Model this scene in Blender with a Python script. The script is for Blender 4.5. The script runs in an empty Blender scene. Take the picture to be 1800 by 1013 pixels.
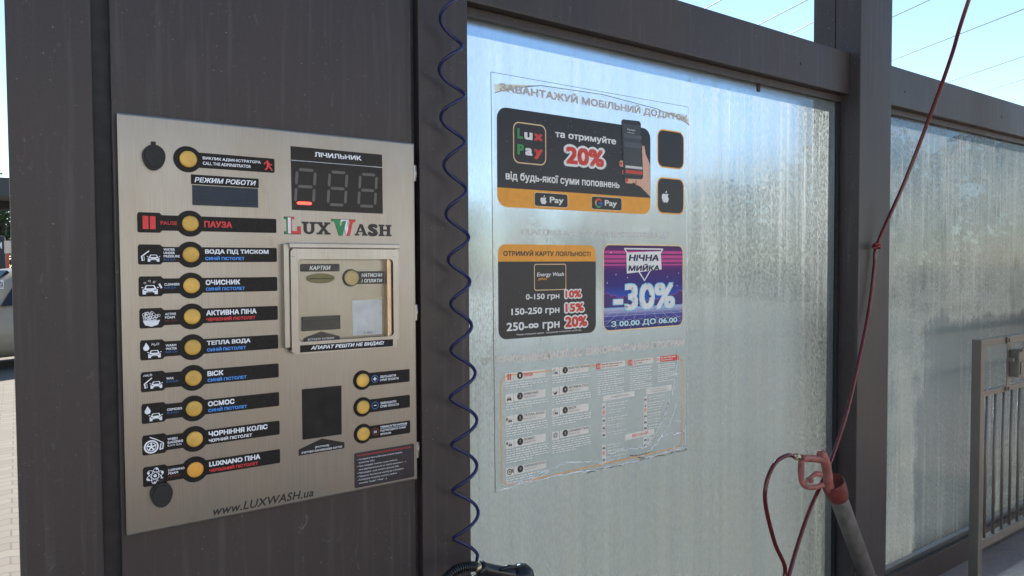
import bpy, bmesh, math, random
from mathutils import Vector, Matrix
from mathutils.geometry import delaunay_2d_cdt
random.seed(7)
R = math.radians
S = bpy.context.scene
COL = S.collection

# ------------------------------------------------------------------ camera
CF, CYAW, CPIT, CROLL = 1243.5, .6102, -.03273, -.00524
CC = Vector((-.1582, -1.5074, 1.5124))
_f = Vector((math.sin(CYAW)*math.cos(CPIT), math.cos(CYAW)*math.cos(CPIT), math.sin(CPIT)))
_r = Vector((math.cos(CYAW), -math.sin(CYAW), 0)); _u = _r.cross(_f)
_c, _s = math.cos(CROLL), math.sin(CROLL)
_r, _u = _c*_r + _s*_u, -_s*_r + _c*_u
cd = bpy.data.cameras.new('camera'); cam = bpy.data.objects.new('camera', cd); COL.objects.link(cam)
cd.sensor_width = 36; cd.lens = CF/1800*36; cd.clip_start = .02; cd.clip_end = 2000
cam.matrix_world = Matrix(((_r.x, _u.x, -_f.x, CC.x), (_r.y, _u.y, -_f.y, CC.y), (_r.z, _u.z, -_f.z, CC.z), (0, 0, 0, 1)))
S.camera = cam
# ------------------------------------------------------------------ light
SUN_AZ, SUN_EL = R(30), R(34)            # azimuth from +Y towards +X: the sun stands behind the wall, to the right
w = bpy.data.worlds.new('World'); S.world = w; w.use_nodes = True
wn = w.node_tree.nodes; sky = wn.new('ShaderNodeTexSky'); sky.sky_type = 'NISHITA'; sky.sun_disc = False
sky.sun_elevation = SUN_EL; sky.sun_rotation = SUN_AZ; sky.air_density = 1.0; sky.dust_density = .02; sky.ozone_density = 2.2
w.node_tree.links.new(sky.outputs[0], wn['Background'].inputs[0]); wn['Background'].inputs[1].default_value = .060
sl = bpy.data.lights.new('sun', 'SUN'); sl.energy = 3.1; sl.angle = R(.53); sl.color = (1, .94, .84)
so = bpy.data.objects.new('sun', sl); COL.objects.link(so)
sd = Vector((math.sin(SUN_AZ)*math.cos(SUN_EL), math.cos(SUN_AZ)*math.cos(SUN_EL), math.sin(SUN_EL)))
so.rotation_euler = sd.to_track_quat('Z', 'Y').to_euler(); so.location = sd*40
S.view_settings.view_transform = 'Standard'; S.view_settings.look = 'None'; S.view_settings.gamma = 1
S.view_settings.exposure = 2.0
S.cycles.transparent_max_bounces = 24; S.cycles.max_bounces = 8

# ------------------------------------------------------------------ helpers
def ray(u, v): return _f*CF + _r*(u-900) - _u*(v-506.5)
def W(u, v, y):                           # point of the real plane y = const that the survey picture shows at (u, v)
    d = ray(u, v); return CC + d*((y-CC.y)/d.y)
def WZ(u, v, z):
    d = ray(u, v); return CC + d*((z-CC.z)/d.z)
def lin(h):
    h = h.lstrip('#'); o = []
    for i in (0, 2, 4):
        c = int(h[i:i+2], 16)/255; o.append(c/12.92 if c <= .04045 else ((c+.055)/1.055)**2.4)
    return (*o, 1)
class NT:
    def __init__(s, name):
        s.m = bpy.data.materials.new(name); s.m.use_nodes = True; s.t = s.m.node_tree; s.n = s.t.nodes
        s.b = s.n['Principled BSDF']; s.out = s.n['Material Output']
    def new(s, ty, **kw):
        n = s.n.new('ShaderNode'+ty)
        for k, v in kw.items():
            if k in n.inputs: n.inputs[k].default_value = v
            else: setattr(n, k, v)
        return n
    def link(s, a, b): s.t.links.new(a, b)
    def pos(s, scale=(1, 1, 1)):
        g = s.new('NewGeometry'); mp = s.new('Mapping'); mp.inputs['Scale'].default_value = scale
        s.link(g.outputs['Position'], mp.inputs['Vector']); return mp.outputs[0]
    def noise(s, scale, detail=3, vec=(1, 1, 1), rough=.5, dist=0):
        n = s.new('TexNoise'); n.inputs['Scale'].default_value = scale; n.inputs['Detail'].default_value = detail
        n.inputs['Roughness'].default_value = rough; n.inputs['Distortion'].default_value = dist
        s.link(s.pos(vec), n.inputs['Vector']); return n.outputs['Fac']
    def math(s, op, a, b=None, clamp=False):
        n = s.new('Math'); n.operation = op; n.use_clamp = clamp
        for i, x in enumerate((a, b)):
            if x is None: continue
            if isinstance(x, (int, float)): n.inputs[i].default_value = x
            else: s.link(x, n.inputs[i])
        return n.outputs[0]
    def ramp(s, fac, stops):
        n = s.new('ValToRGB'); e = n.color_ramp.elements
        while len(e) < len(stops): e.new(.5)
        for el, (p, c) in zip(e, stops):
            el.position = p; el.color = c if hasattr(c, '__len__') else (c, c, c, 1)
        s.link(fac, n.inputs[0]); return n.outputs[0]
    def mixc(s, fac, a, b):
        n = s.new('Mix'); n.data_type = 'RGBA'
        for sock, x in ((n.inputs[0], fac), (n.inputs[6], a), (n.inputs[7], b)):
            if isinstance(x, (int, float)): sock.default_value = x
            elif isinstance(x, tuple): sock.default_value = x
            else: s.link(x, sock)
        return n.outputs[2]
    def bump(s, h, strength, dist=.002):
        n = s.new('Bump'); n.inputs['Strength'].default_value = strength; n.inputs['Distance'].default_value = dist
        s.link(h, n.inputs['Height']); s.link(n.outputs[0], s.b.inputs['Normal'])
def schlick(t):                          # the same from both sides of a sheet
    l = t.new('LayerWeight'); l.inputs[0].default_value = .5
    return t.math('ADD', t.math('MULTIPLY', t.math('POWER', l.outputs['Facing'], 5), .9), .045)
MATS = {}
def plain(name, col, rough=.5, metal=0, var=.12, vs=40, bump=0, emit=None, spec=.5):
    if name in MATS: return MATS[name]
    t = NT(name); c = lin(col) if isinstance(col, str) else (*col, 1)
    n = t.noise(vs, 4); lo = tuple(x*(1-var) for x in c[:3])+(1,); hi = tuple(min(1, x*(1+var)) for x in c[:3])+(1,)
    t.link(t.ramp(n, [(.3, lo), (.7, hi)]), t.b.inputs['Base Color'])
    t.b.inputs['Roughness'].default_value = rough; t.b.inputs['Metallic'].default_value = metal
    t.b.inputs['Specular IOR Level'].default_value = spec
    if bump: t.bump(n, bump)
    if emit:
        t.b.inputs['Emission Color'].default_value = c; t.b.inputs['Emission Strength'].default_value = emit
    MATS[name] = t.m; return t.m
def printed(name, col, trans=.45, rough=.35):
    """ink on a clear film: part of the light comes through from behind"""
    if name in MATS: return MATS[name]
    t = NT(name); c = lin(col) if isinstance(col, str) else (*col, 1)
    n = t.noise(60, 3); cc = t.ramp(n, [(.3, tuple(x*.9 for x in c[:3])+(1,)), (.7, c)])
    t.link(cc, t.b.inputs['Base Color']); t.b.inputs['Roughness'].default_value = rough
    tr = t.new('BsdfTranslucent'); t.link(cc, tr.inputs[0]); mx = t.new('MixShader'); mx.inputs[0].default_value = trans
    t.link(t.b.outputs[0], mx.inputs[1]); t.link(tr.outputs[0], mx.inputs[2]); t.link(mx.outputs[0], t.out.inputs[0])
    MATS[name] = t.m; return t.m

ORIG = {}
class MB:
    """collects shapes for ONE mesh; materials by slot"""
    def __init__(s): s.bm = bmesh.new(); s.mats = []; s.lift = 0
    def mi(s, m):
        if m not in s.mats: s.mats.append(m)
        return s.mats.index(m)
    def face(s, pts, m, smooth=False):
        try: f = s.bm.faces.new([s.bm.verts.new(p) for p in pts])
        except ValueError: return
        f.material_index = s.mi(m); f.smooth = smooth; return f
    def box(s, x0, x1, y0, y1, z0, z1, m, bev=0, rot=None):
        v = [s.bm.verts.new((x, y, z)) for x in (x0, x1) for y in (y0, y1) for z in (z0, z1)]
        q = [(0, 1, 3, 2), (4, 6, 7, 5), (0, 4, 5, 1), (2, 3, 7, 6), (0, 2, 6, 4), (1, 5, 7, 3)]
        fs = [s.bm.faces.new([v[i] for i in f]) for f in q]; k = s.mi(m)
        for f in fs: f.material_index = k
        if rot:
            M, c = rot
            for p in v: p.co = M @ (p.co-Vector(c)) + Vector(c)
        if bev:
            es = list({e for f in fs for e in f.edges})
            r = bmesh.ops.bevel(s.bm, geom=es, offset=bev, segments=2, profile=.7, affect='EDGES')
            for f in r['faces']: f.material_index = k
    def prism(s, pts, y0, y1, m):         # outline in x,z between y0 (front) and y1
        a = [s.bm.verts.new((x, y0, z)) for x, z in pts]; b = [s.bm.verts.new((x, y1, z)) for x, z in pts]
        k = s.mi(m); n = len(pts)
        for f in [s.bm.faces.new(a), s.bm.faces.new(b[::-1])]+[s.bm.faces.new((a[i], b[i], b[(i+1) % n], a[(i+1) % n])) for i in range(n)]:
            f.material_index = k
    def tube(s, pts, r, m, seg=10, cap=True, closed=False):
        pts = [Vector(p) for p in pts]; n = len(pts); rings = []; k = s.mi(m); up = None
        for i, p in enumerate(pts):
            a = pts[(i-1) % n] if (closed or i > 0) else p; b = pts[(i+1) % n] if (closed or i < n-1) else p
            t = (b-a).normalized()
            if up is None: up = Vector((0, 0, 1)) if abs(t.z) < .9 else Vector((1, 0, 0))
            x = t.cross(up).normalized(); yv = x.cross(t).normalized(); up = yv
            rr = r[i] if hasattr(r, '__len__') else r
            rings.append([s.bm.verts.new(p + (x*math.cos(j*2*math.pi/seg) + yv*math.sin(j*2*math.pi/seg))*rr) for j in range(seg)])
        for i in range(n if closed else n-1):
            A, B = rings[i], rings[(i+1) % n]
            for j in range(seg):
                f = s.bm.faces.new((A[j], A[(j+1) % seg], B[(j+1) % seg], B[j])); f.material_index = k; f.smooth = True
        if cap and not closed:
            for q in (rings[0][::-1], rings[-1]):
                f = s.bm.faces.new(q); f.material_index = k
    def lathe(s, origin, axis, prof, m, seg=24, smooth=True):   # prof: (distance along axis, radius)
        o = Vector(origin); ax = Vector(axis).normalized()
        t = Vector((0, 0, 1)) if abs(ax.z) < .9 else Vector((1, 0, 0)); x = ax.cross(t).normalized(); yv = ax.cross(x)
        k = s.mi(m); rings = [[s.bm.verts.new(o+ax*d+(x*math.cos(j*2*math.pi/seg)+yv*math.sin(j*2*math.pi/seg))*rr) for j in range(seg)] for d, rr in prof]
        for A, B in zip(rings, rings[1:]):
            for j in range(seg):
                f = s.bm.faces.new((A[j], A[(j+1) % seg], B[(j+1) % seg], B[j])); f.material_index = k; f.smooth = smooth
        for q in (rings[0][::-1], rings[-1]):
            f = s.bm.faces.new(q); f.material_index = k; f.smooth = smooth
    def nudge(s): s.lift += 1; return (s.lift % 29)*8e-6
    # ---- flat print on a plate whose front lies at y = s.y0
    def ink(s, pts, m, lift=1):
        y = s.y0 - lift*.00025 - s.nudge()
        s.face([(x, y, z) for x, z in pts], m)
    def text(s, body, x0, z0, x1, z1, m, bold=.0, shear=0, lift=2, resu=3, space=1.0):
        c = bpy.data.curves.new('t', 'FONT'); c.body = body.replace('І', 'l'); c.size = 1; c.shear = shear; c.resolution_u = resu; c.space_character = space; c.fill_mode = 'NONE'
        o = bpy.data.objects.new('t', c); me = o.to_mesh()
        out = delaunay_2d_cdt([v.co.xy for v in me.vertices], [tuple(e.vertices) for e in me.edges], [], 1, 1e-6)   # outlines to triangles; those inside a letter are kept
        vs = out[0]; eds = []
        for e in me.edges:
            i, j = e.vertices
            if j != i+1 or j < i: i, j = (max(i, j), min(i, j)) if abs(i-j) > 1 else (i, j)
            eds.append((me.vertices[i].co.xy, me.vertices[j].co.xy))
        fs = []
        for f in out[2]:
            qx = sum(vs[i].x for i in f)/len(f); qy = sum(vs[i].y for i in f)/len(f); wn_ = 0
            for p_, q_ in eds:
                if (p_.y <= qy) != (q_.y <= qy) and p_.x+(qy-p_.y)/(q_.y-p_.y)*(q_.x-p_.x) > qx: wn_ += 1 if q_.y > p_.y else -1
            if wn_: fs.append(f)
        o.to_mesh_clear(); bpy.data.objects.remove(o); bpy.data.curves.remove(c)
        if not vs: return
        ax, bx = min(v.x for v in vs), max(v.x for v in vs); az, bz = min(v.y for v in vs), max(v.y for v in vs)
        k = s.mi(m); bw = min(bold*1.15, .16)      # heavier letters: the outline laid down again a little to each side
        sh = [(0, 0)] if bw < .004 else [(bw*math.cos(a), bw*math.sin(a)) for a in [R(45+90*i) for i in range(4)]+([R(90*i) for i in range(4)] if bw > .06 else [])]
        if bw > .06: sh += [(bw*.55*math.cos(R(22.5+45*i)), bw*.55*math.sin(R(22.5+45*i))) for i in range(8)]+[(bw*math.cos(R(22.5+45*i)), bw*math.sin(R(22.5+45*i))) for i in range(8)]
        ax -= bw*.7; bx += bw*.7; az -= bw*.7; bz += bw*.7
        for dx, dz in sh:
            y = s.y0 - lift*.00025 - s.nudge()
            vv = [(x0+(v.x+dx-ax)/(bx-ax)*(x1-x0), z0+(v.y+dz-az)/(bz-az)*(z1-z0)) for v in vs]
            for n_, f in enumerate(fs):
                P_ = [vv[i] for i in f]; a2 = sum(P_[i-1][0]*P_[i][1]-P_[i][0]*P_[i-1][1] for i in range(len(P_)))
                if abs(a2) < 1e-12: continue
                if a2 < 0: P_ = P_[::-1]
                s.bm.faces.new([s.bm.verts.new((px, y-(n_ % 5)*2e-6, pz)) for px, pz in P_]).material_index = k
    def build(s, name, parent=None, smooth_angle=None):
        o = ORIG.get(parent.name, Vector()) if parent else Vector()
        bmesh.ops.recalc_face_normals(s.bm, faces=s.bm.faces[:]) if not getattr(s, 'flat', False) else None
        if parent: bmesh.ops.translate(s.bm, vec=-o, verts=s.bm.verts[:])
        me = bpy.data.meshes.new(name); s.bm.to_mesh(me); s.bm.free()
        for m in s.mats: me.materials.append(m)
        ob = bpy.data.objects.new(name, me); COL.objects.link(ob)
        if parent: ob.parent = parent; ORIG[ob.name] = o
        return ob
def tag(o, label, cat, group=None):
    o['label'] = label; o['category'] = cat
    if group: o['group'] = group
    return o
def thing(name, loc, label, cat, group=None):
    o = bpy.data.objects.new(name, None); COL.objects.link(o); o.location = loc; o.empty_display_size = .1
    ORIG[o.name] = Vector(loc); return tag(o, label, cat, group)
def struct(o): o['kind'] = 'structure'; return o
def rrect(x0, z0, x1, z1, r, n=5):
    if x1 < x0: x0, x1 = x1, x0
    if z1 < z0: z0, z1 = z1, z0
    p = []
    for cx, cz, a in ((x1-r, z1-r, 0), (x0+r, z1-r, 90), (x0+r, z0+r, 180), (x1-r, z0+r, 270)):
        p += [(cx+r*math.cos(R(a+90*i/n)), cz+r*math.sin(R(a+90*i/n))) for i in range(n+1)]
    return p
def circ(x, z, r, n=20, rz=None): return [(x+r*math.cos(i*2*math.pi/n), z+(rz or r)*math.sin(i*2*math.pi/n)) for i in range(n)]
def spline(pts, n=8):
    P = [Vector(p) for p in pts]; P = [P[0]*2-P[1]]+P+[P[-1]*2-P[-2]]; o = []
    for i in range(1, len(P)-2):
        a, b, c, d = P[i-1:i+3]
        for k in range(n):
            t = k/n; o.append(.5*((2*b)+(c-a)*t+(2*a-5*b+4*c-d)*t*t+(3*b-a-3*c+d)*t**3))
    return o+[P[-2]]

# ------------------------------------------------------------------ materials
def m_steel(name='powder coated steel', base=(.050, .037, .034)):
    t = NT(name)
    big = t.noise(2.2, 5, (1, 1, .35)); fine = t.noise(420, 2); streak = t.noise(60, 5, (1, 1, .04), .6); scr = t.noise(34, 6, (1, 1, .5), .75, 1.5)
    v = t.math('ADD', t.math('MULTIPLY', big, .7), t.math('MULTIPLY', fine, .35))
    c1 = t.ramp(v, [(.3, (base[0]*.72, base[1]*.72, base[2]*.72, 1)), (.75, (base[0]*1.3, base[1]*1.3, base[2]*1.3, 1))])
    dust = t.ramp(streak, [(.54, 0), (.80, .26)]); c2 = t.mixc(dust, c1, (.17, .16, .15, 1))
    sc = t.ramp(scr, [(.63, 0), (.74, .45)]); c3 = t.mixc(sc, c2, (.21, .2, .19, 1))
    dots = t.noise(150, 2); c3 = t.mixc(t.ramp(dots, [(.70, 0), (.74, .5)]), c3, (.30, .28, .26, 1))
    t.b.inputs['Specular IOR Level'].default_value = .42
    t.link(c3, t.b.inputs['Base Color']); t.b.inputs['Roughness'].default_value = .46
    t.link(t.ramp(big, [(.3, .38), (.7, .6)]), t.b.inputs['Roughness']); t.bump(fine, .12, .0006); return t.m
def m_stainless(name, base=(.262, .252, .234), rough=.32, stain=.75, metal=1):
    t = NT(name)
    br = t.noise(900, 2, (1, 1, .012)); cl = t.noise(5, 5, (1, 1, .6), .6); sp = t.noise(70, 4); fing = t.noise(16, 6, (1, 1, .8), .7, .8)
    c = t.ramp(br, [(.25, tuple(x*.86 for x in base)+(1,)), (.75, tuple(min(1, x*1.10) for x in base)+(1,))])
    c = t.mixc(t.ramp(cl, [(.42, 0), (.75, stain)]), c, (.27, .23, .18, 1))
    c = t.mixc(t.ramp(fing, [(.58, 0), (.75, stain*.6)]), c, (.21, .18, .15, 1))
    c = t.mixc(t.ramp(sp, [(.66, 0), (.74, .35)]), c, (.25, .21, .17, 1))
    t.link(c, t.b.inputs['Base Color']); t.b.inputs['Metallic'].default_value = 1
    ro = t.math('ADD', t.math('MULTIPLY', cl, .22), rough-.11); t.link(ro, t.b.inputs['Roughness'])
    t.bump(br, .10, .0004); t.b.inputs['Metallic'].default_value = metal; return t.m
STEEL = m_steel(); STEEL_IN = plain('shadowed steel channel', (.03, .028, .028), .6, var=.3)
INOX = m_stainless('brushed stainless steel'); INOX2 = m_stainless('stainless frame', (.33, .32, .30), .34, .5); RACK = m_stainless('dull rack steel', (.185, .155, .125), .52, .5, .55)
BLK = plain('black sticker film', (.011, .009, .009), .42, var=.4, vs=120, spec=.22); BLKM = plain('matt black rubber', (.012, .012, .012), .6, var=.3, vs=90, bump=.2)
WHT = plain('white print', (.84, .85, .88), .45); BLU = plain('blue print', '#4a9cf0', .45); BLUD = plain('dim blue print', '#3470b0', .45); RED = plain('red print', '#e03636', .45)
REDD = plain('dim red print', '#7d2426', .45); GRN = plain('green print', '#1f8a52', .45)
YEL = plain('yellow button plastic', (.70, .41, .075), .42, var=.26, vs=24, bump=.05); YELO = plain('button with painted glow', (.80, .36, .05), .42, var=.15)  # the orange one carries the glow of a lit button in its base colour
RUST = plain('faded red plastic', '#93554c', .55, var=.35, vs=30, bump=.1); HOSE = plain('red rubber hose', '#5a1517', .17, var=.2, vs=60)
BRASS = plain('brass fitting', (.45, .36, .24), .35, 1)

def m_glass(DENS, TS, clean=None, film=None):
    t = NT('dirty wash bay glass'); g = t.new('NewGeometry'); sx = t.new('SeparateXYZ'); t.link(g.outputs['Position'], sx.inputs[0]); z = sx.outputs[2]; x = sx.outputs[0]
    base = t.new('MapRange'); t.link(z, base.inputs[0])
    for i, v in enumerate((.6, 2.15, DENS[0], DENS[1])): base.inputs[i+1].default_value = v
    grain = t.noise(210, 4, (1, 1, .33), .65); streak = t.noise(40, 4, (1, 1, .03), .6); drip = t.noise(130, 2, (1, 1, .010)); patch = t.noise(2.6, 4, (1, 1, .8)); spots = t.noise(85, 2, (1, 1, .7)); gone = t.noise(7, 3, (1, 1, .12))
    amp = t.math('ADD', t.math('MULTIPLY', t.ramp(t.noise(1.8, 3), [(.35, 0), (.65, 1)]), .5), .42)
    keep = 1
    def win(v, lo, hi, soft):             # 1 between lo and hi
        a = t.math('MULTIPLY', t.math('SUBTRACT', v, lo), 1/soft, True); b = t.math('MULTIPLY', t.math('SUBTRACT', hi, v), 1/soft, True); return t.math('MULTIPLY', a, b)
    if film:                              # under the film the glass stayed free of drips; high up left it is only misted
        f1 = t.math('MULTIPLY', win(x, film[0], film[1], .01), win(z, film[2], film[3], .01)); f2 = t.math('MULTIPLY', win(x, 0, 1.78, .14), win(z, 1.62, 3, .25))
        keep = t.math('SUBTRACT', 1, t.math('MULTIPLY', t.math('MAXIMUM', f1, f2), .78)); amp = t.math('MULTIPLY', amp, keep)
    d = t.math('ADD', base.outputs[0], t.math('MULTIPLY', t.math('MULTIPLY', t.math('SUBTRACT', t.ramp(grain, [(.38, 0), (.66, 1)]), .42), .75), amp))
    d = t.math('ADD', d, t.math('MULTIPLY', t.ramp(streak, [(.52, 0), (.72, .30)]), keep)); d = t.math('SUBTRACT', d, t.math('MULTIPLY', t.ramp(gone, [(.55, 0), (.8, .3)]), keep)); d = t.math('ADD', d, t.math('MULTIPLY', t.math('MULTIPLY', t.math('SUBTRACT', patch, .5), keep), .5))
    hi = t.new('MapRange'); t.link(z, hi.inputs[0]); hi.inputs[1].default_value = 1.25; hi.inputs[2].default_value = 1.75
    d = t.math('ADD', d, t.math('MULTIPLY', t.math('MULTIPLY', t.ramp(drip, [(.60, 0), (.70, .55)]), keep), hi.outputs[0])); d = t.math('ADD', d, t.ramp(spots, [(.69, 0), (.74, .35)]))
    if clean:                             # the patch the mat washing jets keep clean
        cx, cz = clean
        wob = t.math('ADD', t.math('MULTIPLY', t.math('SUBTRACT', t.noise(3.2, 4), .5), .55), t.math('MULTIPLY', t.math('SUBTRACT', t.noise(38, 4, (1, 1, .12), .7), .5), .20))
        # a rounded corner: distance inside a big soft shape
        a = t.math('SUBTRACT', x, cx); b = t.math('SUBTRACT', cz, z)
        k = t.math('ADD', t.math('SUBTRACT', t.math('DIVIDE', t.math('MULTIPLY', t.math('MAXIMUM', a, 0), t.math('MAXIMUM', b, 0)), t.math('ADD', t.math('ADD', t.math('MAXIMUM', a, 0), t.math('MAXIMUM', b, 0)), .001)), .03), t.math('MULTIPLY', wob, .55))
        d = t.math('ADD', d, t.ramp(t.math('ADD', k, .10), [(0, 0), (.085, .22), (.13, 0)]))
        d = t.math('SUBTRACT', d, t.ramp(k, [(0, 0), (.06, .38), (.30, .28), (.7, .1)]))
    smn = t.noise(6.5, 5, (1, 1, 1), .55, 1.2); rid = t.math('ABSOLUTE', t.math('SUBTRACT', smn, .5))      # wiped smears
    d = t.math('ADD', d, t.math('MULTIPLY', t.math('MULTIPLY', t.ramp(rid, [(0, .36), (.012, 0)]), t.ramp(t.noise(2.1, 2), [(.52, 0), (.60, 1)])), keep))
    d = t.math('MAXIMUM', t.math('MINIMUM', d, .95), .10)
    tr = t.new('BsdfTranslucent'); df = t.new('BsdfDiffuse'); df.inputs[0].default_value = (.30, .32, .29, 1)
    th = t.new('MapRange'); t.link(z, th.inputs[0])
    for i, v in enumerate((1.25, 2.12, 0, 1)): th.inputs[i+1].default_value = v
    gf = t.math('ADD', t.math('MULTIPLY', t.ramp(t.noise(260, 3, (1, 1, .16), .7), [(.32, 0), (.68, 1)]), .42), t.math('MULTIPLY', t.ramp(t.noise(30, 4, (1, 1, .02), .6), [(.35, 0), (.65, 1)]), .22))
    dk = t.math('ADD', gf, .68); cx3 = t.new('CombineXYZ'); [t.link(dk, cx3.inputs[i]) for i in range(3)]
    vm = t.new('VectorMath'); vm.operation = 'MULTIPLY'; t.link(cx3.outputs[0], vm.inputs[0]); t.link(vm.outputs[0], tr.inputs[0])
    t.link(t.mixc(th.outputs[0], (.085*TS[0], .090*TS[0], .084*TS[0], 1), (.42*TS[1], .46*TS[1], .465*TS[1], 1)), vm.inputs[1])   # thick mineral film low down, thin above; uneven in fine runs
    dm = t.new('MixShader'); dm.inputs[0].default_value = .40; t.link(tr.outputs[0], dm.inputs[1]); t.link(df.outputs[0], dm.inputs[2])
    tb = t.new('BsdfTransparent'); tb.inputs[0].default_value = (.50, .66, .80, 1); rf = t.new('BsdfRefraction'); rf.inputs[0].default_value = (.50, .66, .80, 1); rf.inputs['Roughness'].default_value = .42; rf.inputs['IOR'].default_value = 1.12
    tp = t.new('MixShader'); tp.inputs[0].default_value = .82; t.link(tb.outputs[0], tp.inputs[1]); t.link(rf.outputs[0], tp.inputs[2])
    gl = t.new('BsdfGlossy'); gl.inputs['Roughness'].default_value = .12; cm = t.new('MixShader'); t.link(schlick(t), cm.inputs[0]); t.link(tp.outputs[0], cm.inputs[1]); t.link(gl.outputs[0], cm.inputs[2])
    mx = t.new('MixShader'); t.link(d, mx.inputs[0]); t.link(cm.outputs[0], mx.inputs[1]); t.link(dm.outputs[0], mx.inputs[2]); t.link(mx.outputs[0], t.out.inputs[0])
    return t.m
def m_clear(name, tint=(.93, .95, .95, 1), rough=.03, haze=0, refl=1):
    t = NT(name); tp = t.new('BsdfTransparent'); tp.inputs[0].default_value = tint; gl = t.new('BsdfGlossy'); gl.inputs['Roughness'].default_value = rough
    cm = t.new('MixShader'); t.link(t.math('MULTIPLY', schlick(t), refl), cm.inputs[0]); t.link(tp.outputs[0], cm.inputs[1]); t.link(gl.outputs[0], cm.inputs[2]); last = cm
    if haze:
        df = t.new('BsdfDiffuse'); df.inputs[0].default_value = (.6, .6, .57, 1); trn = t.new('BsdfTranslucent'); trn.inputs[0].default_value = (.75, .78, .8, 1)
        a = t.new('MixShader'); a.inputs[0].default_value = .5; t.link(df.outputs[0], a.inputs[1]); t.link(trn.outputs[0], a.inputs[2])
        h = t.new('MixShader'); t.link(t.math('MULTIPLY', t.noise(14, 4), haze*2), h.inputs[0]); t.link(cm.outputs[0], h.inputs[1]); t.link(a.outputs[0], h.inputs[2]); last = h
    t.link(last.outputs[0], t.out.inputs[0]); return t.m
CLEAR = m_clear('clear glass back')

# ------------------------------------------------------------------ the ground
def m_paver():
    t = NT('interlocking concrete pavers'); g = t.new('NewGeometry'); mp = t.new('Mapping'); t.link(g.outputs['Position'], mp.inputs[0]); mp.inputs['Rotation'].default_value = (0, 0, 0)
    sep = t.new('SeparateXYZ'); t.link(mp.outputs[0], sep.inputs[0]); wv = t.math('MULTIPLY', t.math('SINE', t.math('MULTIPLY', sep.outputs[0], 60)), .010)
    cb = t.new('CombineXYZ'); t.link(sep.outputs[0], cb.inputs[0]); t.link(t.math('ADD', sep.outputs[1], wv), cb.inputs[1])
    br = t.new('TexBrick'); t.link(cb.outputs[0], br.inputs['Vector']); br.inputs['Scale'].default_value = 1; br.inputs['Brick Width'].default_value = .22; br.inputs['Row Height'].default_value = .115
    br.inputs['Mortar Size'].default_value = .006; br.inputs['Mortar Smooth'].default_value = .3; br.inputs['Color1'].default_value = (.165, .142, .113, 1); br.inputs['Color2'].default_value = (.205, .178, .142, 1); br.inputs['Mortar'].default_value = (.10, .085, .07, 1)
    n = t.noise(9, 6); c = t.mixc(t.ramp(n, [(.35, 0), (.75, .45)]), br.outputs[0], (.15, .13, .105, 1)); t.link(c, t.b.inputs['Base Color']); t.b.inputs['Roughness'].default_value = .85
    t.bump(br.outputs['Fac'], -.6, .006); return t.m
def m_conc():
    t = NT('wet worn concrete'); a = t.noise(1.6, 6); b = t.noise(55, 5)
    v = t.math('ADD', t.math('MULTIPLY', a, .6), t.math('MULTIPLY', b, .4)); t.link(t.ramp(v, [(.35, (.21, .165, .14, 1)), (.65, (.36, .29, .25, 1))]), t.b.inputs['Base Color']); t.b.inputs['Roughness'].default_value = .7; t.bump(b, .25, .003); return t.m
b = MB(); b.face([(-400, -400, 0), (400, -400, 0), (400, 400, 0), (-400, 400, 0)], m_paver()); struct(b.build('ground'))
b = MB(); b.box(-.6, 9, -5.5, .30, -.05, .006, m_conc()); struct(b.build('bay_floor'))

# ------------------------------------------------------------------ the steel kiosk and wall frame
TOP = 3.3
def screw(b, x, y, z, r=.006): b.lathe((x, y+.001, z), (0, -1, 0), [(0, r), (.0025, r*.9), (.003, r*.3)], STEEL_IN, 12)
def column(name, x0, x1, y0, ym, y1, label, loc):
    t = thing(name, loc, label, 'column')
    b = MB(); b.box(x0, x1, y0, ym-.0015, 0, TOP, STEEL, .004); b.build('front_tube', t)
    b = MB(); b.box(x0, x1, ym+.0015, y1, 0, TOP, STEEL, .004); b.build('back_tube', t)
    b = MB(); b.box(x0-.03, x1+.03, y0-.03, y1+.03, .006, .018, STEEL_IN, .003); b.build('base_plate', t); return t
column('steel_column', -.166, -.036, .02, .13, .224, 'dark steel column at the far left edge beside the control panel, pavers showing past it', (-.1, .12, 0))
column('steel_column', .640, .778, .02, .13, .224, 'dark scratched steel column with a blue coiled hose hanging in front of it', (.71, .12, 0))
column('steel_column', 2.603, 2.845, .02, .127, .224, 'wide dark steel column between the two glass panes, red hose crossing it', (2.72, .12, 0))
column('steel_column', 5.36, 5.60, .02, .127, .224, 'dark steel column at the far right end of the wash bay wall', (5.48, .12, 0))
t = thing('kiosk_cabinet', (.3, .14, 0), 'dark grey steel cabinet wall that carries the stainless control panel', 'cabinet')
b = MB(); b.box(-.006, .608, .02, .035, .0, TOP-.02, STEEL, .003); b.build('front_sheet', t)
b = MB(); b.box(-.0355, .6395, .0452, .20, 0, TOP-.03, STEEL_IN); b.build('carcass', t)
b = MB(); b.box(-.0062, .6, .0352, .0448, .05, TOP-.05, STEEL_IN); b.build('sheet_packing', t)
b = MB(); b.box(.609, .6270, .033, .0450, 0, TOP-.02, STEEL, .002); b.build('edge_strip', t)

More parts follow.
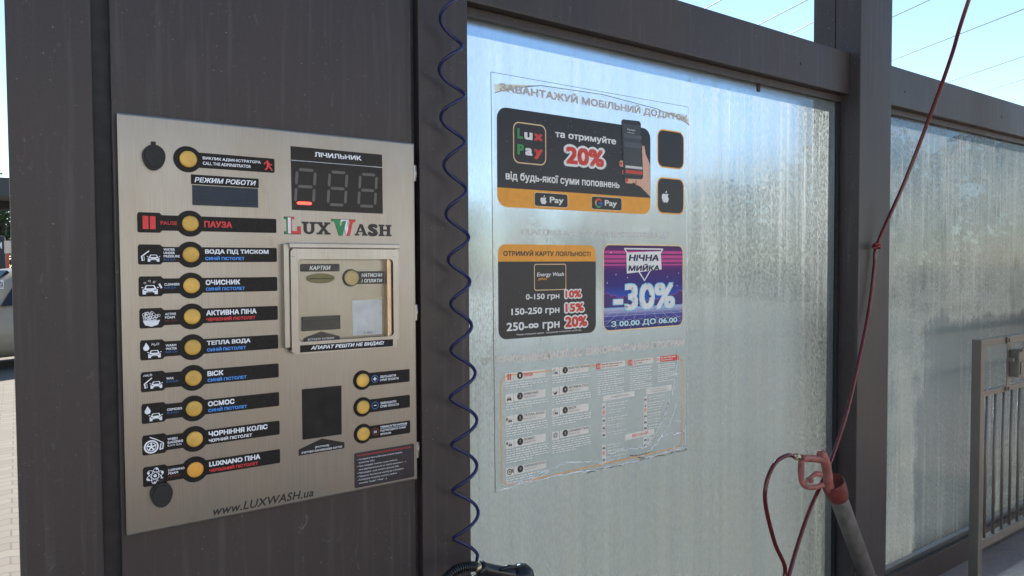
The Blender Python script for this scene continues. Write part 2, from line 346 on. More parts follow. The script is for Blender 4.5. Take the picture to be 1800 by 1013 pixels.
def beam(x0, x1, label, screws):
    t = thing('top_beam', ((x0+x1)/2, .13, 2.19), label, 'beam')
    b = MB(); b.box(x0, x1, .066, .205, 2.192, 2.358, STEEL, .004); b.build('tube', t)
    b = MB()
    for x, z in screws: screw(b, x, .066, z)
    b.build('screw', t)
    b = MB(); b.box(x0, x1, .098, .1145, 2.166, 2.1915, STEEL, .002); b.box(x0, x1, .1235, .14, 2.166, 2.1915, STEEL, .002); b.build('glazing_bead', t); return t
beam(.7785, 2.6025, 'dark steel beam above the glass with the poster, running from the kiosk to the wide column', [(2.27, 2.262), (1.1, 2.262)])
beam(2.8455, 5.3595, 'dark streaked steel beam above the right glass pane, under the overhead wires', [(3.05, 2.262), (4.05, 2.268), (5.1, 2.262)])
def rail(x0, x1, label):
    t = thing('base_rail', ((x0+x1)/2, .12, 0), label, 'rail')
    b = MB(); b.box(x0, x1, .07, .185, .006, .122, STEEL, .004); b.build('tube', t)
    b = MB(); b.box(x0, x1, .09, .1145, .1222, .146, INOX2, .002); b.box(x0, x1, .1235, .14, .1222, .146, STEEL, .002); b.build('glazing_bead', t)
rail(.7785, 2.6025, 'steel base rail under the glass with the poster, at floor level')
rail(2.8455, 5.3595, 'dark base rail with a pale sill under the right glass pane behind the mat rack')
def pane(x0, x1, label, mat, clip=None):
    t = thing('glass_pane', ((x0+x1)/2, .119, .13), label, 'glass')
    b = MB(); y0, y1, z0, z1 = .115, .123, .125, 2.19; P = lambda x, y, z: (x, y, z)
    b.face([(x0, y0, z0), (x1, y0, z0), (x1, y0, z1), (x0, y0, z1)], mat)
    b.face([(x0, y1, z0), (x0, y1, z1), (x1, y1, z1), (x1, y1, z0)], CLEAR)
    b.build('sheet', t)
    if clip:
        b = MB(); b.box(clip-.008, clip+.008, .1085, .1145, 2.140, 2.166, BLKM, .002); b.build('clip', t)
    return t
pane(.779, 2.602, 'large dirty glass pane carrying the peeling poster, sunlit from behind', m_glass((.70, .42), (1.35, 1.08), None, (.916, 1.697, .886, 2.02)), W(1333, 149, .112).x)
pane(2.846, 5.359, 'streaky dirty glass pane behind the stainless mat rack at the right', m_glass((.46, .20), (1.75, .50), (3.22, 1.26)))
# jamb gasket on the wide column, at the right edge of the glass
b = MB(); b.box(2.585, 2.6025, .100, .1145, .148, 2.164, BLKM, .002); tag(b.build('gasket_strip'), 'black rubber gasket along the right edge of the poster glass', 'gasket')

# ------------------------------------------------------------------ the control panel
cp = thing('control_panel', (.31, .01, 1.0), 'stainless steel control panel with a column of yellow buttons and black stickers', 'control panel')
b = MB(); b.box(0, .616, 0, .0195, 1.0, 1.8, INOX, .0035); b.build('face_plate', cp)
for z in (1.731, 1.40, 1.069):
    b = MB(); b.box(.6165, .6225, .004, .018, z-.019, z+.019, INOX2, .001); b.lathe((.6225, .006, z-.019), (0, 0, 1), [(0, .0025), (.038, .0025)], INOX2, 10); b.build('hinge', cp)
def sticker(name, outline, parent=cp, mat=BLK, y=0, th=.0006):
    b = MB(); b.flat = False; b.y0 = y-th; b.prism(outline, y-th, y+.0001, mat); return b
def lock_cover(cx, cz, label):
    b = MB(); pts = []
    for i in range(24):
        a = i*2*math.pi/24; r = .0195+.0055*max(0, math.sin(a-R(180)))**3
        pts.append((cx+r*math.cos(a), cz+r*math.sin(a)*1.08))
    b.prism(pts, -.011, .001, BLKM); b.prism([(cx+(x-cx)*.8, cz+(z-cz)*.8) for x, z in pts], -.0135, -.0108, BLKM)
    b.box(cx-.004, cx+.004, -.006, .001, cz+.018, cz+.0275, BLKM, .001)
    o = b.build('lock_cover', cp); o['label'] = label
lock_cover(.0606, 1.7235, 'black rubber lock cover at the top left corner'); lock_cover(.0610, 1.074, 'black rubber lock cover at the bottom left corner')
def dome(x, z, r=.0152, mat=YEL, ring=True):
    b = MB()
    if ring: b.lathe((x, .001, z), (0, -1, 0), [(0, r+.0022), (.0035, r+.0022), (.0042, r+.0012)], BLKM, 28)
    b.lathe((x, .001, z), (0, -1, 0), [(.003, r), (.0052, r), (.0066, r*.93), (.0073, r*.75), (.0076, r*.4)], mat, 28)
    o = b.build('push_button', cp); return o

# icons -------------------------------------------------------------
def ic_car(b, cx, cz, s, m):
    for pts in ([(-.62, .0), (-.42, .42), (.42, .42), (.62, 0)], [(-.75, -.05), (-.62, .02), (.62, .02), (.75, -.05), (.75, -.38), (-.75, -.38)], [(-.75, -.38), (-.42, -.38), (-.42, -.58), (-.75, -.58)], [(.42, -.38), (.75, -.38), (.75, -.58), (.42, -.58)], [(-.85, .12), (-.66, .12), (-.66, .2), (-.85, .22)], [(.66, .12), (.85, .12), (.85, .22), (.66, .2)]):
        b.ink([(cx+x*s, cz+z*s) for x, z in pts], m, 2)
    b.ink([(cx+x*s, cz+z*s) for x, z in [(-.42, .08), (-.32, .33), (.32, .33), (.42, .08)]], BLK, 3)
    for k in (-1, 1): b.ink([(cx+k*x*s, cz+z*s) for x, z in [(.3, -.14), (.66, -.05), (.62, -.16), (.36, -.2)]], BLK, 3)
    b.ink([(cx+x*s, cz+z*s) for x, z in [(-.3, -.28), (.3, -.28), (.26, -.36), (-.26, -.36)]], BLK, 3)
def line(b, pts, wd, m, lift=2, close=False):
    n = len(pts)
    for i in range(n if close else n-1):
        (x0, z0), (x1, z1) = pts[i], pts[(i+1) % n]; L = math.hypot(x1-x0, z1-z0) or 1e-6; dx, dz = -(z1-z0)/L*wd/2, (x1-x0)/L*wd/2
        ex, ez = (x1-x0)/L*wd*.25, (z1-z0)/L*wd*.25
        b.ink([(x0+dx-ex, z0+dz-ez), (x1+dx+ex, z1+dz+ez), (x1-dx+ex, z1-dz+ez), (x0-dx-ex, z0-dz-ez)], m, lift)
def ic_gun(b, cx, cz, s, m):
    line(b, [(cx-.55*s, cz-.25*s), (cx+.5*s, cz+.62*s)], .17*s, m); line(b, [(cx-.5*s, cz-.25*s), (cx-.42*s, cz-.85*s)], .2*s, m); line(b, [(cx-.42*s, cz-.85*s), (cx-.15*s, cz-.8*s), (cx-.2*s, cz-.2*s)], .07*s, m)
def ic_drop(b, cx, cz, s, m): b.ink([(cx, cz+s)]+[(cx+.62*s*math.cos(R(a)), cz-.25*s+.62*s*math.sin(R(a))) for a in range(30, -220, -25)], m, 2)
def ic_ring(b, cx, cz, rx, rz, wd, m, n=22, rot=0, lift=2):
    c, s_ = math.cos(rot), math.sin(rot); line(b, [(cx+x*c-z*s_, cz+x*s_+z*c) for x, z in [(rx*math.cos(i*2*math.pi/n), rz*math.sin(i*2*math.pi/n)) for i in range(n)]], wd, m, lift, True)

def row_outline(zc):
    o = [(.0302, zc+.0185-.004), (.0325, zc+.0192), (.0690, zc+.0192), (.0712, zc+.0165), (.0735, zc+.0148)]
    rr, cx = .0257, .1226
    a0 = math.degrees(math.asin(.0148/rr))
    o += [(cx+rr*math.cos(R(180-a0-(180-2*a0)*i/16)), zc+rr*math.sin(R(180-a0-(180-2*a0)*i/16))) for i in range(17)]
    o += [(.2895, zc+.0148), (.2912, zc+.0128), (.2912, zc-.0128), (.2895, zc-.0148)]
    o += [(cx+rr*math.cos(R(-a0-(180-2*a0)*i/16)), zc+rr*math.sin(R(-a0-(180-2*a0)*i/16))) for i in range(17)]
    o += [(.0735, zc-.0148), (.0712, zc-.0165), (.0690, zc-.0192), (.0325, zc-.0192), (.0302, zc-.0168)]
    return o
ROWS = [
 ('pause', ['PAUSE'], None, 'ПАУЗА', .2020, None),
 ('water', ['WATER', 'UNDER', 'PRESSURE'], ('BLUE GUN', BLUD), 'ВОДА ПІД ТИСКОМ', .2740, ('СИНІЙ ПІСТОЛЕТ', BLU)),
 ('cleanser', ['CLEANSER'], ('BLUE GUN', BLUD), 'ОЧИСНИК', .2157, ('СИНІЙ ПІСТОЛЕТ', BLU)),
 ('foam', ['ACTIVE', 'FOAM'], ('RED GUN', REDD), 'АКТИВНА ПІНА', .2473, ('ЧЕРВОНИЙ ПІСТОЛЕТ', RED)),
 ('warm', ['WARM', 'WATER'], ('BLUE GUN', BLUD), 'ТЕПЛА ВОДА', .2343, ('СИНІЙ ПІСТОЛЕТ', BLU)),
 ('wax', ['WAX'], ('BLUE GUN', BLUD), 'ВІСК', .1798, ('СИНІЙ ПІСТОЛЕТ', BLU)),
 ('osmosis', ['OSMOSIS'], ('BLUE GUN', BLUD), 'ОСМОС', .2003, ('СИНІЙ ПІСТОЛЕТ', BLU)),
 ('wheels', ['WHEELS', 'BLACKENING'], ('BLACK GUN', WHT), 'ЧОРНІННЯ КОЛІС', .2659, ('ЧОРНИЙ ПІСТОЛЕТ', WHT)),
 ('nano', ['LUXNANO', 'FOAM'], ('RED GUN', REDD), 'LUXNANO ПІНА', .2497, ('ЧЕРВОНИЙ ПІСТОЛЕТ', RED))]
ENW = {'PAUSE': .0290, 'WATER': .0200, 'UNDER': .0200, 'PRESSURE': .0285, 'CLEANSER': .0275, 'ACTIVE': .0195, 'FOAM': .0175, 'WARM': .0190, 'WAX': .0130, 'OSMOSIS': .0270, 'WHEELS': .0180, 'BLACKENING': .0275, 'LUXNANO': .0290}
for i, (key, en, ensub, ua, uax, sub) in enumerate(ROWS):
    zc = 1.5968-.0610*i
    b = sticker('button_label', row_outline(zc))
    if key == 'pause':
        b.text('PAUSE', .0705, zc-.0035, .0992, zc+.0035, RED, .012); b.text(ua, .1488, zc-.0066, uax, zc+.0062, RED, .045)
        for x0 in (.0395, .0518): b.ink([(x0, zc-.0125), (x0+.0098, zc-.0125), (x0+.0098, zc+.0125), (x0, zc+.0125)], RED, 2)
    else:
        lines = en+([ensub[0]] if ensub else []); h = .0046; gap = .0019; tot = len(lines)*h+(len(lines)-1)*gap; z = zc+tot/2
        for k, L in enumerate(lines):
            sm = ensub and k == len(lines)-1; ww = ENW.get(L, .0215) if not sm else (.0205 if 'BLUE' in L or 'RED' in L else .0245)
            b.text(L, .0745, z-h*(.85 if sm else 1), .0745+ww, z, ensub[1] if sm else WHT, .0 if sm else .030); z -= h+gap
        b.text(ua, .1494, zc+.0005, uax, zc+.0108, WHT, .050)
        b.text(sub[0], .1496, zc-.0108, .2250 if 'СИН' in sub[0] else (.2450 if 'ЧЕРВ' in sub[0] else .2340), zc-.0028, sub[1], .042)
    ix, iz = .0508, zc
    if key in ('water', 'wax'): ic_car(b, ix+.006, iz-.006, .0135, WHT); ic_gun(b, ix-.008, iz-.001, .0125, WHT)
    if key == 'wax': b.text('nich', .0345, zc+.0105, .0500, zc+.0155, WHT, .01, .3)
    if key == 'cleanser':
        ic_car(b, ix-.001, iz-.005, .0175, WHT); line(b, [(ix+.015, iz+.004), (ix+.0185, iz-.003)], .0035, WHT)
        for q in range(6): ic_ring(b, ix-.010+q*.004, iz+.0065+(q % 3)*.0018, .0018, .0018, .0006, REDD if q % 2 else WHT, 8)
    if key == 'foam':
        b.ink([(ix-.015, iz-.004), (ix+.015, iz-.004), (ix+.011, iz-.013), (ix, iz-.0165), (ix-.011, iz-.013)], WHT, 2); rr = random.Random(3)
        for q in range(26):
            a = rr.uniform(0, 6.28); d_ = rr.uniform(0, 1)**.5; ic_ring(b, ix+.014*d_*math.cos(a), iz+.004+.009*d_*math.sin(a), .0026, .0026, .0007, WHT, 9)
    if key in ('warm', 'osmosis'): ic_car(b, ix+.004, iz-.007, .0145, WHT); ic_drop(b, ix-.010, iz+.006, .0085, WHT)
    if key == 'warm': b.text('H₂O', ix-.001, iz+.0075, ix+.0125, iz+.0130, WHT, .01, .25)
    if key == 'wheels':
        ic_ring(b, ix-.005, iz-.004, .0115, .0115, .0028, WHT); ic_ring(b, ix-.005, iz-.004, .0078, .0078, .0014, WHT)
        for q in range(5): line(b, [(ix-.005, iz-.004), (ix-.005+.008*math.cos(q*1.2566+.3), iz-.004+.008*math.sin(q*1.2566+.3))], .0026, WHT)
        line(b, [(ix-.007, iz+.0145), (ix+.004, iz+.009), (ix+.016, iz+.001)], .0018, WHT); line(b, [(ix+.012, iz), (ix+.010, iz-.011), (ix+.015, iz-.010), (ix+.016, iz)], .0022, WHT)
    if key == 'nano':
        for a in (R(20), R(80), R(140)): ic_ring(b, ix+.0005, iz, .0155, .0062, .0011, WHT, 22, a)
        b.ink(circ(ix+.0005, iz, .003), WHT, 3)
        for a in (75, 20, 150, 205, 265, 330): b.ink(circ(ix+.0005+.0135*math.cos(R(a)), iz+.0135*math.sin(R(a)), .0024, 12), WHT, 3)
    b.build('button_label', cp); dome(.1230, zc, mat=YELO if key == 'nano' else YEL, ring=False)
# call row
zc, cx, rr = 1.7226, .1205, .0256; a0 = math.degrees(math.asin(.0150/rr))
o = [(cx+rr*math.cos(R(a0+(360-2*a0)*i/30)), zc+rr*math.sin(R(a0+(360-2*a0)*i/30))) for i in range(31)]
o += [(.2870, zc-.0150), (.2895, zc-.013), (.2895, zc+.0128), (.2875, zc+.0146)]
b = sticker('button_label', o); b.text('ВИКЛИК АДМІНІСТРАТОРА', .1485, zc+.0010, .2608, zc+.0078, WHT, .03); b.text('CALL THE ADMINISTRATOR', .1485, zc-.0085, .2410, zc-.0022, WHT, .03)
b.ink(circ(.2745, zc+.0078, .0022, 12), RED, 2)
for pl, wd in (([(.2765, zc+.0045), (.2755, zc-.0015)], .005), ([(.2755, zc-.0015), (.2800, zc-.0045), (.2835, zc-.0095)], .003), ([(.2752, zc-.002), (.2735, zc-.0075), (.2700, zc-.0092)], .003), ([(.2770, zc+.0045), (.2800, zc+.001), (.2838, zc+.002)], .0022), ([(.2750, zc+.0045), (.2700, zc+.0052), (.2682, zc+.002)], .0022)): line(b, pl, wd, RED)
b.build('button_label', cp); dome(.1216, zc, .0160, ring=False)
# payment buttons
for k, (zc, l1, l2, l3, sym) in enumerate([(1.2523, 'ЗБІЛЬШИТИ', 'СУМУ ОПЛАТИ', None, '+'), (1.1910, 'ЗМЕНШИТИ', 'СУМУ ОПЛАТИ', None, '-'), (1.1298, 'УВІМКНУТИ PAYPASS', 'ПІДТВЕРДИТИ СУМУ', 'ОПЛАТИ', 'OK')]):
    cx, rr = .4790, .0224; a0 = math.degrees(math.asin(.0150/rr))
    o = [(cx+rr*math.cos(R(a0+(360-2*a0)*i/30)), zc+rr*math.sin(R(a0+(360-2*a0)*i/30))) for i in range(31)]+[(.5960, zc-.0150), (.5982, zc-.013), (.5982, zc+.013), (.5965, zc+.0150)]
    b = sticker('button_label', o); cm = REDD if sym == 'OK' else BLUD
    ic_ring(b, .5092, zc, .0078, .0078, .0016, cm); 
    if sym == '+': line(b, [(.5052, zc), (.5132, zc)], .0022, WHT, 3); line(b, [(.5092, zc-.004), (.5092, zc+.004)], .0022, WHT, 4)
    elif sym == '-': line(b, [(.5068, zc), (.5116, zc)], .0022, WHT, 3)
    else: b.text('OK', .5052, zc-.0028, .5132, zc+.0028, WHT, .03)
    if not l3: b.text(l1, .5222, zc+.0008, .5620, zc+.0062, WHT, .03); b.text(l2, .5222, zc-.0068, .5688, zc-.0014, WHT, .03)
    else:
        b.text(l1, .5215, zc+.0070, .5900, zc+.0116, WHT, .03); line(b, [(.5215, zc+.0050), (.5890, zc+.0050)], .0007, WHT); b.text(l2, .5215, zc-.0022, .5868, zc+.0026, WHT, .03); b.text(l3, .5215, zc-.0098, .5480, zc-.0052, WHT, .03)
    b.build('button_label', cp); dome(.4790, zc, .0152)
# mode display
b = sticker('display_title', [(.1262, 1.6748), (.2563, 1.6743), (.2563, 1.6933), (.1262, 1.6938)]); b.text('РЕЖИМ РОБОТИ', .1325, 1.6787, .2506, 1.6888, WHT, .035, .22); b.build('display_title', cp)
LCD = plain('grey blue lcd', (.026, .038, .058), .35, var=.15, vs=25, spec=.2); LCDT = plain('dark lcd segments', (.012, .017, .034), .4)
b = sticker('mode_display', [(.1277, 1.6333), (.2548, 1.6333), (.2548, 1.6733), (.1277, 1.6733)], mat=plain('lcd bezel', (.015, .018, .022), .3)); b.ink([(.1300, 1.6355), (.2525, 1.6355), (.2525, 1.6712), (.1300, 1.6712)], LCD, 1)
b.text('21.15грн/хв', .1325, 1.6445, .1945, 1.6535, LCDT, .02)
rr = random.Random(5)
for z in (1.6650, 1.6565, 1.6395):
    x = .132
    while x < (.245 if z > 1.66 else (.16 if z > 1.65 else .21)):
        b.ink([(x, z-.0025), (x+.0035, z-.0025), (x+.0035, z+.0025), (x, z+.0025)] if rr.random() < .6 else [(x, z-.003), (x+.0015, z-.003), (x+.0035, z+.002), (x+.002, z+.003)], LCDT, 2); x += .0058
b.build('mode_display', cp)
# counter
DISP = plain('smoked display window', (.009, .008, .009), .2, var=.2, spec=.22); SEG = plain('unlit display segment', (.085, .078, .076), .3); LIT = plain('lit red segment', (1, .05, .03), .4, emit=1.1)
b = sticker('counter_display', [(.3245, 1.6320), (.5340, 1.6314), (.5336, 1.7664), (.3238, 1.7670)], mat=DISP, th=.001)
line(b, [(.3240, 1.7372), (.5335, 1.7372)], .0009, WHT); b.text('ЛІЧИЛЬНИК', .3755, 1.7488, .4833, 1.7590, WHT, .035, -.12)
def seg7(x0, litseg):
    wd, zb, zt, th = .0395, 1.6470, 1.7185, .0062; zm = (zb+zt)/2; sh = lambda x, z: (x+(z-zb)*.075, z)
    segs = {'a': (x0, zt, x0+wd, zt), 'g': (x0, zm, x0+wd, zm), 'd': (x0, zb, x0+wd, zb)}
    for k, (xa, za, xb, zb_) in segs.items():
        e = .003; pts = [(xa+e, za), (xa+e+th/2, za+th/2), (xb-e-th/2, za+th/2), (xb-e, za), (xb-e-th/2, za-th/2), (xa+e+th/2, za-th/2)]
        b.ink([sh(*q) for q in pts], LIT if litseg == k else SEG, 2)
    for xx in (x0, x0+wd):
        for za, zb_ in ((zb, zm), (zm, zt)):
            e = .003; pts = [(xx, za+e), (xx+th/2, za+e+th/2), (xx+th/2, zb_-e-th/2), (xx, zb_-e), (xx-th/2, zb_-e-th/2), (xx-th/2, za+e+th/2)]
            b.ink([sh(*q) for q in pts], SEG, 2)
for x0, k in ((.3315, 'd'), (.4035, None), (.4745, None)): seg7(x0, k)
b.build('counter_display', cp)
# slab lettering
def slab(ch, x0, z0, w_, h, m, lift=1, b=None, fx=lambda x: None):
    X = lambda x: x0+x*w_; Z = lambda z: z0+z*h
    q = lambda *p: b.ink([(X(x), Z(z)) for x, z in p], m, lift)
    r_ = lambda a, c, d, e: q((a, d), (c, d), (c, e), (a, e))
    if ch == 'L': r_(.16, .46, 0, 1); r_(0, .62, .86, 1); r_(0, 1, 0, .16); r_(.78, 1, .14, .46)
    if ch == 'U':
        r_(.12, .36, .34, 1); r_(.64, .88, .34, 1); r_(0, .48, .84, 1); r_(.54, 1, .84, 1); n = 10
        for i in range(n):
            a, c = math.pi+math.pi*i/n, math.pi+math.pi*(i+1)/n
            q((.5+.38*math.cos(a), .36+.36*math.sin(a)), (.5+.38*math.cos(c), .36+.36*math.sin(c)), (.5+.14*math.cos(c), .36+.18*math.sin(c)), (.5+.14*math.cos(a), .36+.18*math.sin(a)))
    if ch == 'X': q((.10, .1), (.36, .1), (.90, .9), (.64, .9)); q((.64, .1), (.92, .1), (.36, .9), (.08, .9)); [r_(a, c, d, e) for a, c, d, e in ((0, .44, 0, .15), (.56, 1, 0, .15), (0, .44, .85, 1), (.56, 1, .85, 1))]
    if ch == 'A': q((.08, .1), (.22, .1), (.56, 1), (.40, 1)); q((.66, .1), (.94, .1), (.62, 1), (.36, 1)); r_(.26, .7, .3, .42); r_(0, .36, 0, .15); r_(.56, 1, 0, .15)
    if ch == 'H': r_(.1, .36, .1, .9); r_(.64, .9, .1, .9); r_(.3, .7, .42, .58); [r_(a, c, d, e) for a, c, d, e in ((0, .46, 0, .15), (.54, 1, 0, .15), (0, .46, .85, 1), (.54, 1, .85, 1))]
    if ch == 'S': b.text('S', X(.05), Z(-.02), X(.95), Z(1.02), m, .06, 0, lift)
    if ch == '1': q((.10, .92), (.32, .92), (.46, .0), (.30, .0)); r_(0, .42, .86, 1)
    if ch == '2': q((.30, .0), (.46, .0), (.62, .92), (.46, .92))
    if ch == '3': q((.46, .92), (.64, .92), (.76, .0), (.62, .0)); r_(.38, .72, .86, 1)
    if ch == '4': q((.62, 0), (.76, 0), (.92, .92), (.80, .92)); r_(.74, 1, .86, 1)
INKB = plain('black logo print', (.016, .013, .013), .45)
b = MB(); b.y0 = 0
slab('L', .3072, 1.5800, .0360, .0372, INKB, 1, b)
for x0, x1, m in ((.3085, .3155, GRN), (.3155, .3215, WHT)):
    b.ink([(x0+.004 if m is GRN else x0, 1.5815), (x1, 1.5815), (x1, 1.6155), (x0+.004 if m is GRN else x0, 1.6155)], m, 3)
b.ink([(.3085, 1.6115), (.3130, 1.6115), (.3130, 1.6155), (.3085, 1.6155)], GRN, 3); b.ink([(.3085, 1.5815), (.3130, 1.5815), (.3130, 1.5850), (.3085, 1.5850)], GRN, 3)
b.ink([(.3215, 1.5815), (.3422, 1.5815), (.3422, 1.5965), (.3365, 1.5965), (.3352, 1.5872), (.3232, 1.5872), (.3232, 1.6125), (.3285, 1.6125), (.3285, 1.6160), (.3215, 1.6160)], RED, 3)
slab('U', .3450, 1.5808, .0320, .0270, INKB, 1, b); slab('X', .3775, 1.5808, .0315, .0270, INKB, 1, b)
for k in '1234': slab(k, .4110, 1.5790, .0560, .0368, INKB, 1, b)
def wv(k, m): 
    slab(k, .4118, 1.5802, .0544, .0344, m, 3, b)
wv('1', GRN); wv('3', WHT); wv('2', GRN); wv('4', RED)
slab('A', .4650, 1.5800, .0310, .0262, INKB, 1, b); slab('S', .4965, 1.5800, .0255, .0264, INKB, 1, b); slab('H', .5230, 1.5800, .0325, .0264, INKB, 1, b)
b.flat = True; b.build('logo_lettering', cp)
b = MB(); b.y0 = 0; b.flat = True; b.text('www.LUXWASH.ua', .1550, 1.0085, .3620, 1.0262, INKB, .02, .25, space=1.05); b.build('web_address_lettering', cp)
# payment hatch
b = MB()
for x0, x1, z0, z1 in ((.3005, .3125, 1.3390, 1.5590), (.5560, .5655, 1.3400, 1.5545)): b.box(x0, x1, -.017, .0005, z0, z1, INOX2, .0015)
b.box(.3128, .5557, -.0165, .0005, 1.3295, 1.3340, INOX2, .001); b.box(.3110, .5655, -.0235, .0005, 1.5502, 1.5612, INOX2, .002); b.build('hatch_housing', cp)
ht = MB(); hx0, hx1, hz0, hz1 = .3135, .5560, 1.3250, 1.5490; wx0, wx1, wz0, wz1 = .3280, .5485, 1.3505, 1.5268
inner = rrect(wx0, wz0, wx1, wz1, .009, 5)
def frame_ring(b, inner, ox0, oz0, ox1, oz1, y0, y1, m):
    n = len(inner); cx, cz = (ox0+ox1)/2, (oz0+oz1)/2; outer = []
    for x, z in inner:
        fx = (x-cx)/((ox1-ox0)/2); fz = (z-cz)/((oz1-oz0)/2)
        ax = abs(x-cx)/((wx1-wx0)/2); az = abs(z-cz)/((wz1-wz0)/2)
        outer.append((ox1 if x > cx else ox0, cz+(z-cz)*(oz1-oz0)/(wz1-wz0)) if ax >= az else (cx+(x-cx)*(ox1-ox0)/(wx1-wx0), oz1 if z > cz else oz0))
    k = b.mi(m)
    vi0 = [b.bm.verts.new((x, y0, z)) for x, z in inner]; vi1 = [b.bm.verts.new((x, y1, z)) for x, z in inner]
    vo0 = [b.bm.verts.new((x, y0, z)) for x, z in outer]; vo1 = [b.bm.verts.new((x, y1, z)) for x, z in outer]
    for i in range(n):
        j = (i+1) % n
        for q in ((vi0[i], vi0[j], vo0[j], vo0[i]), (vi1[j], vi1[i], vo1[i], vo1[j]), (vo0[i], vo0[j], vo1[j], vo1[i]), (vi0[j], vi0[i], vi1[i], vi1[j])):
            f = b.bm.faces.new(q); f.material_index = k
frame_ring(ht, inner, hx0, hz0, hx1, hz1, -.0215, -.0185, INOX2)
hatch = ht.build('payment_hatch', cp)
b = MB(); b.prism(rrect(wx0-.004, wz0-.003, wx1+.004, wz1+.004, .010), -.0182, -.0164, m_clear('hazy acrylic', (.97, .97, .95, 1), .05, .006, .22)); b.build('hatch_window', hatch)
b = sticker('hatch_sticker', [(.3305, 1.3285), (.5460, 1.3270), (.5460, 1.3432), (.3305, 1.3436)], y=-.0215); b.text('АПАРАТ РЕШТИ НЕ ВИДАЄ!', .3535, 1.3312, .5236, 1.3408, WHT, .04, .25); b.build('hatch_sticker', hatch)
for x in (.3185, .5510):
    b = MB(); b.box(x-.003, x+.003, -.0222, -.0214, 1.5318, 1.5324, STEEL_IN); b.build('latch_slit', hatch)
b = MB(); b.box(.536, .546, -.0160, .0004, 1.3345, 1.5500, plain('painted orange reflection', (.45, .33, .24), .3, 1), .001); b.build('inner_side_reflection', cp)  # side wall of the recess; its orange reflection is put into the colour
DST = plain('faded black sticker', (.024, .021, .021), .45, var=.2, spec=.25)
b = sticker('card_title', rrect(.3400, 1.5000, .4287, 1.5168, .003), mat=DST); b.text('КАРТКИ', .3604, 1.5035, .4078, 1.5128, WHT, .035, .22); b.build('card_title', cp)
OLV = plain('olive plastic card slot', (.16, .13, .03), .4)
b = MB(); b.prism(circ(.3850, 1.4850, .0312, 28, .0110), -.004, .0005, OLV); b.prism(circ(.3850, 1.4850, .028, 28, .0082), -.0055, -.0038, OLV); b.box(.358, .412, -.0062, -.005, 1.4838, 1.4858, BLKM); b.build('card_slot', cp)
cx, zc, rr = .4540, 1.4852, .0198; a0 = math.degrees(math.asin(.0144/rr))
o = [(cx+rr*math.cos(R(a0+(360-2*a0)*i/30)), zc+rr*math.sin(R(a0+(360-2*a0)*i/30))) for i in range(31)]+[(.5350, zc-.0146), (.5350, zc+.0144)]
b = sticker('button_label', o, mat=DST); b.text('НАТИСНИ', .4800, zc+.0015, .5305, zc+.0098, WHT, .035, .15); b.text('І ОПЛАТИ', .4800, zc-.0112, .5305, zc-.0032, WHT, .035, .15); b.build('button_label', cp); dome(.4555, zc, .0168, plain('pale yellow button plastic', (.55, .40, .16), .45))
b = sticker('blank_sticker', rrect(.4572, 1.3548, .5291, 1.4345, .003), mat=plain('white paper sticker', (.62, .63, .66), .5)); b.text('51853', .4835, 1.3578, .5040, 1.3625, INKB, .0); b.build('white_sticker', cp)
b = MB(); b.box(.3420, .4270, -.006, .0005, 1.3720, 1.4025, BLKM, .001); b.box(.3460, .4230, -.0068, -.0058, 1.3790, 1.3960, plain('smoked slot window', (.014, .014, .016), .2, spec=.2), .0004); b.build('banknote_slot', cp)
b = sticker('banknote_label', [(.3449, 1.3475), (.4266, 1.3480), (.4266, 1.3560), (.3845, 1.3692), (.3449, 1.3560)], mat=DST); b.text('ВСТАВТЕ КУПЮРУ', .3545, 1.3500, .4140, 1.3550, WHT, .02, .15); b.build('banknote_label', cp)
# card reader and its label, instruction sticker
b = MB(); b.prism([(.3406, 1.1365), (.4275, 1.1360), (.4285, 1.2452), (.3406, 1.2458)], -.003, .0005, plain('black card reader', (.011, .010, .010), .4, var=.5, vs=25, spec=.25)); b.build('card_reader', cp)
b = sticker('reader_label', [(.3312, 1.1025), (.4342, 1.1032), (.4346, 1.1165), (.3830, 1.1326), (.3310, 1.1158)], mat=DST); b.text('(PAYPASS)', .3675, 1.1125, .3990, 1.1178, WHT, .02); b.text('ЗЧИТУВАЧ БАНКІВСЬКИХ КАРТОК', .3370, 1.1058, .4292, 1.1103, WHT, .02); b.build('reader_label', cp)
b = sticker('instruction_sticker', rrect(.4575, 1.0078, .6080, 1.0880, .004), mat=plain('dark plum sticker', (.022, .017, .024), .35, var=.3))
b.text('ІНСТРУКЦІЯ ОПЛАТИ БАНКІВСЬКОЮ КАРТКОЮ', .4650, 1.0785, .5985, 1.0828, RED, .01)
z = 1.0705
for L, wd in (('• Активуйте безготівковий спосіб оплати', .112), ('  (кнопка OK)', .042), ('• При потребі змініть суму оплати,', .100), ('  яка відображається на табло (кнопки + - )', .122), ('• Підтвердіть суму оплати (кнопка OK).', .104), ('• Піднесіть банківську картку до зчитувача.', .116), ('• Активуйте потрібну послугу мийки', .098), ('  (кнопки "вода", "піна" ...)', .072)):
    b.text(L, .4640+(.004 if L[0] == ' ' else 0), z-.0010, .4640+wd, z+.0036, WHT, .0); z -= .0078
b.build('instruction_sticker', cp)

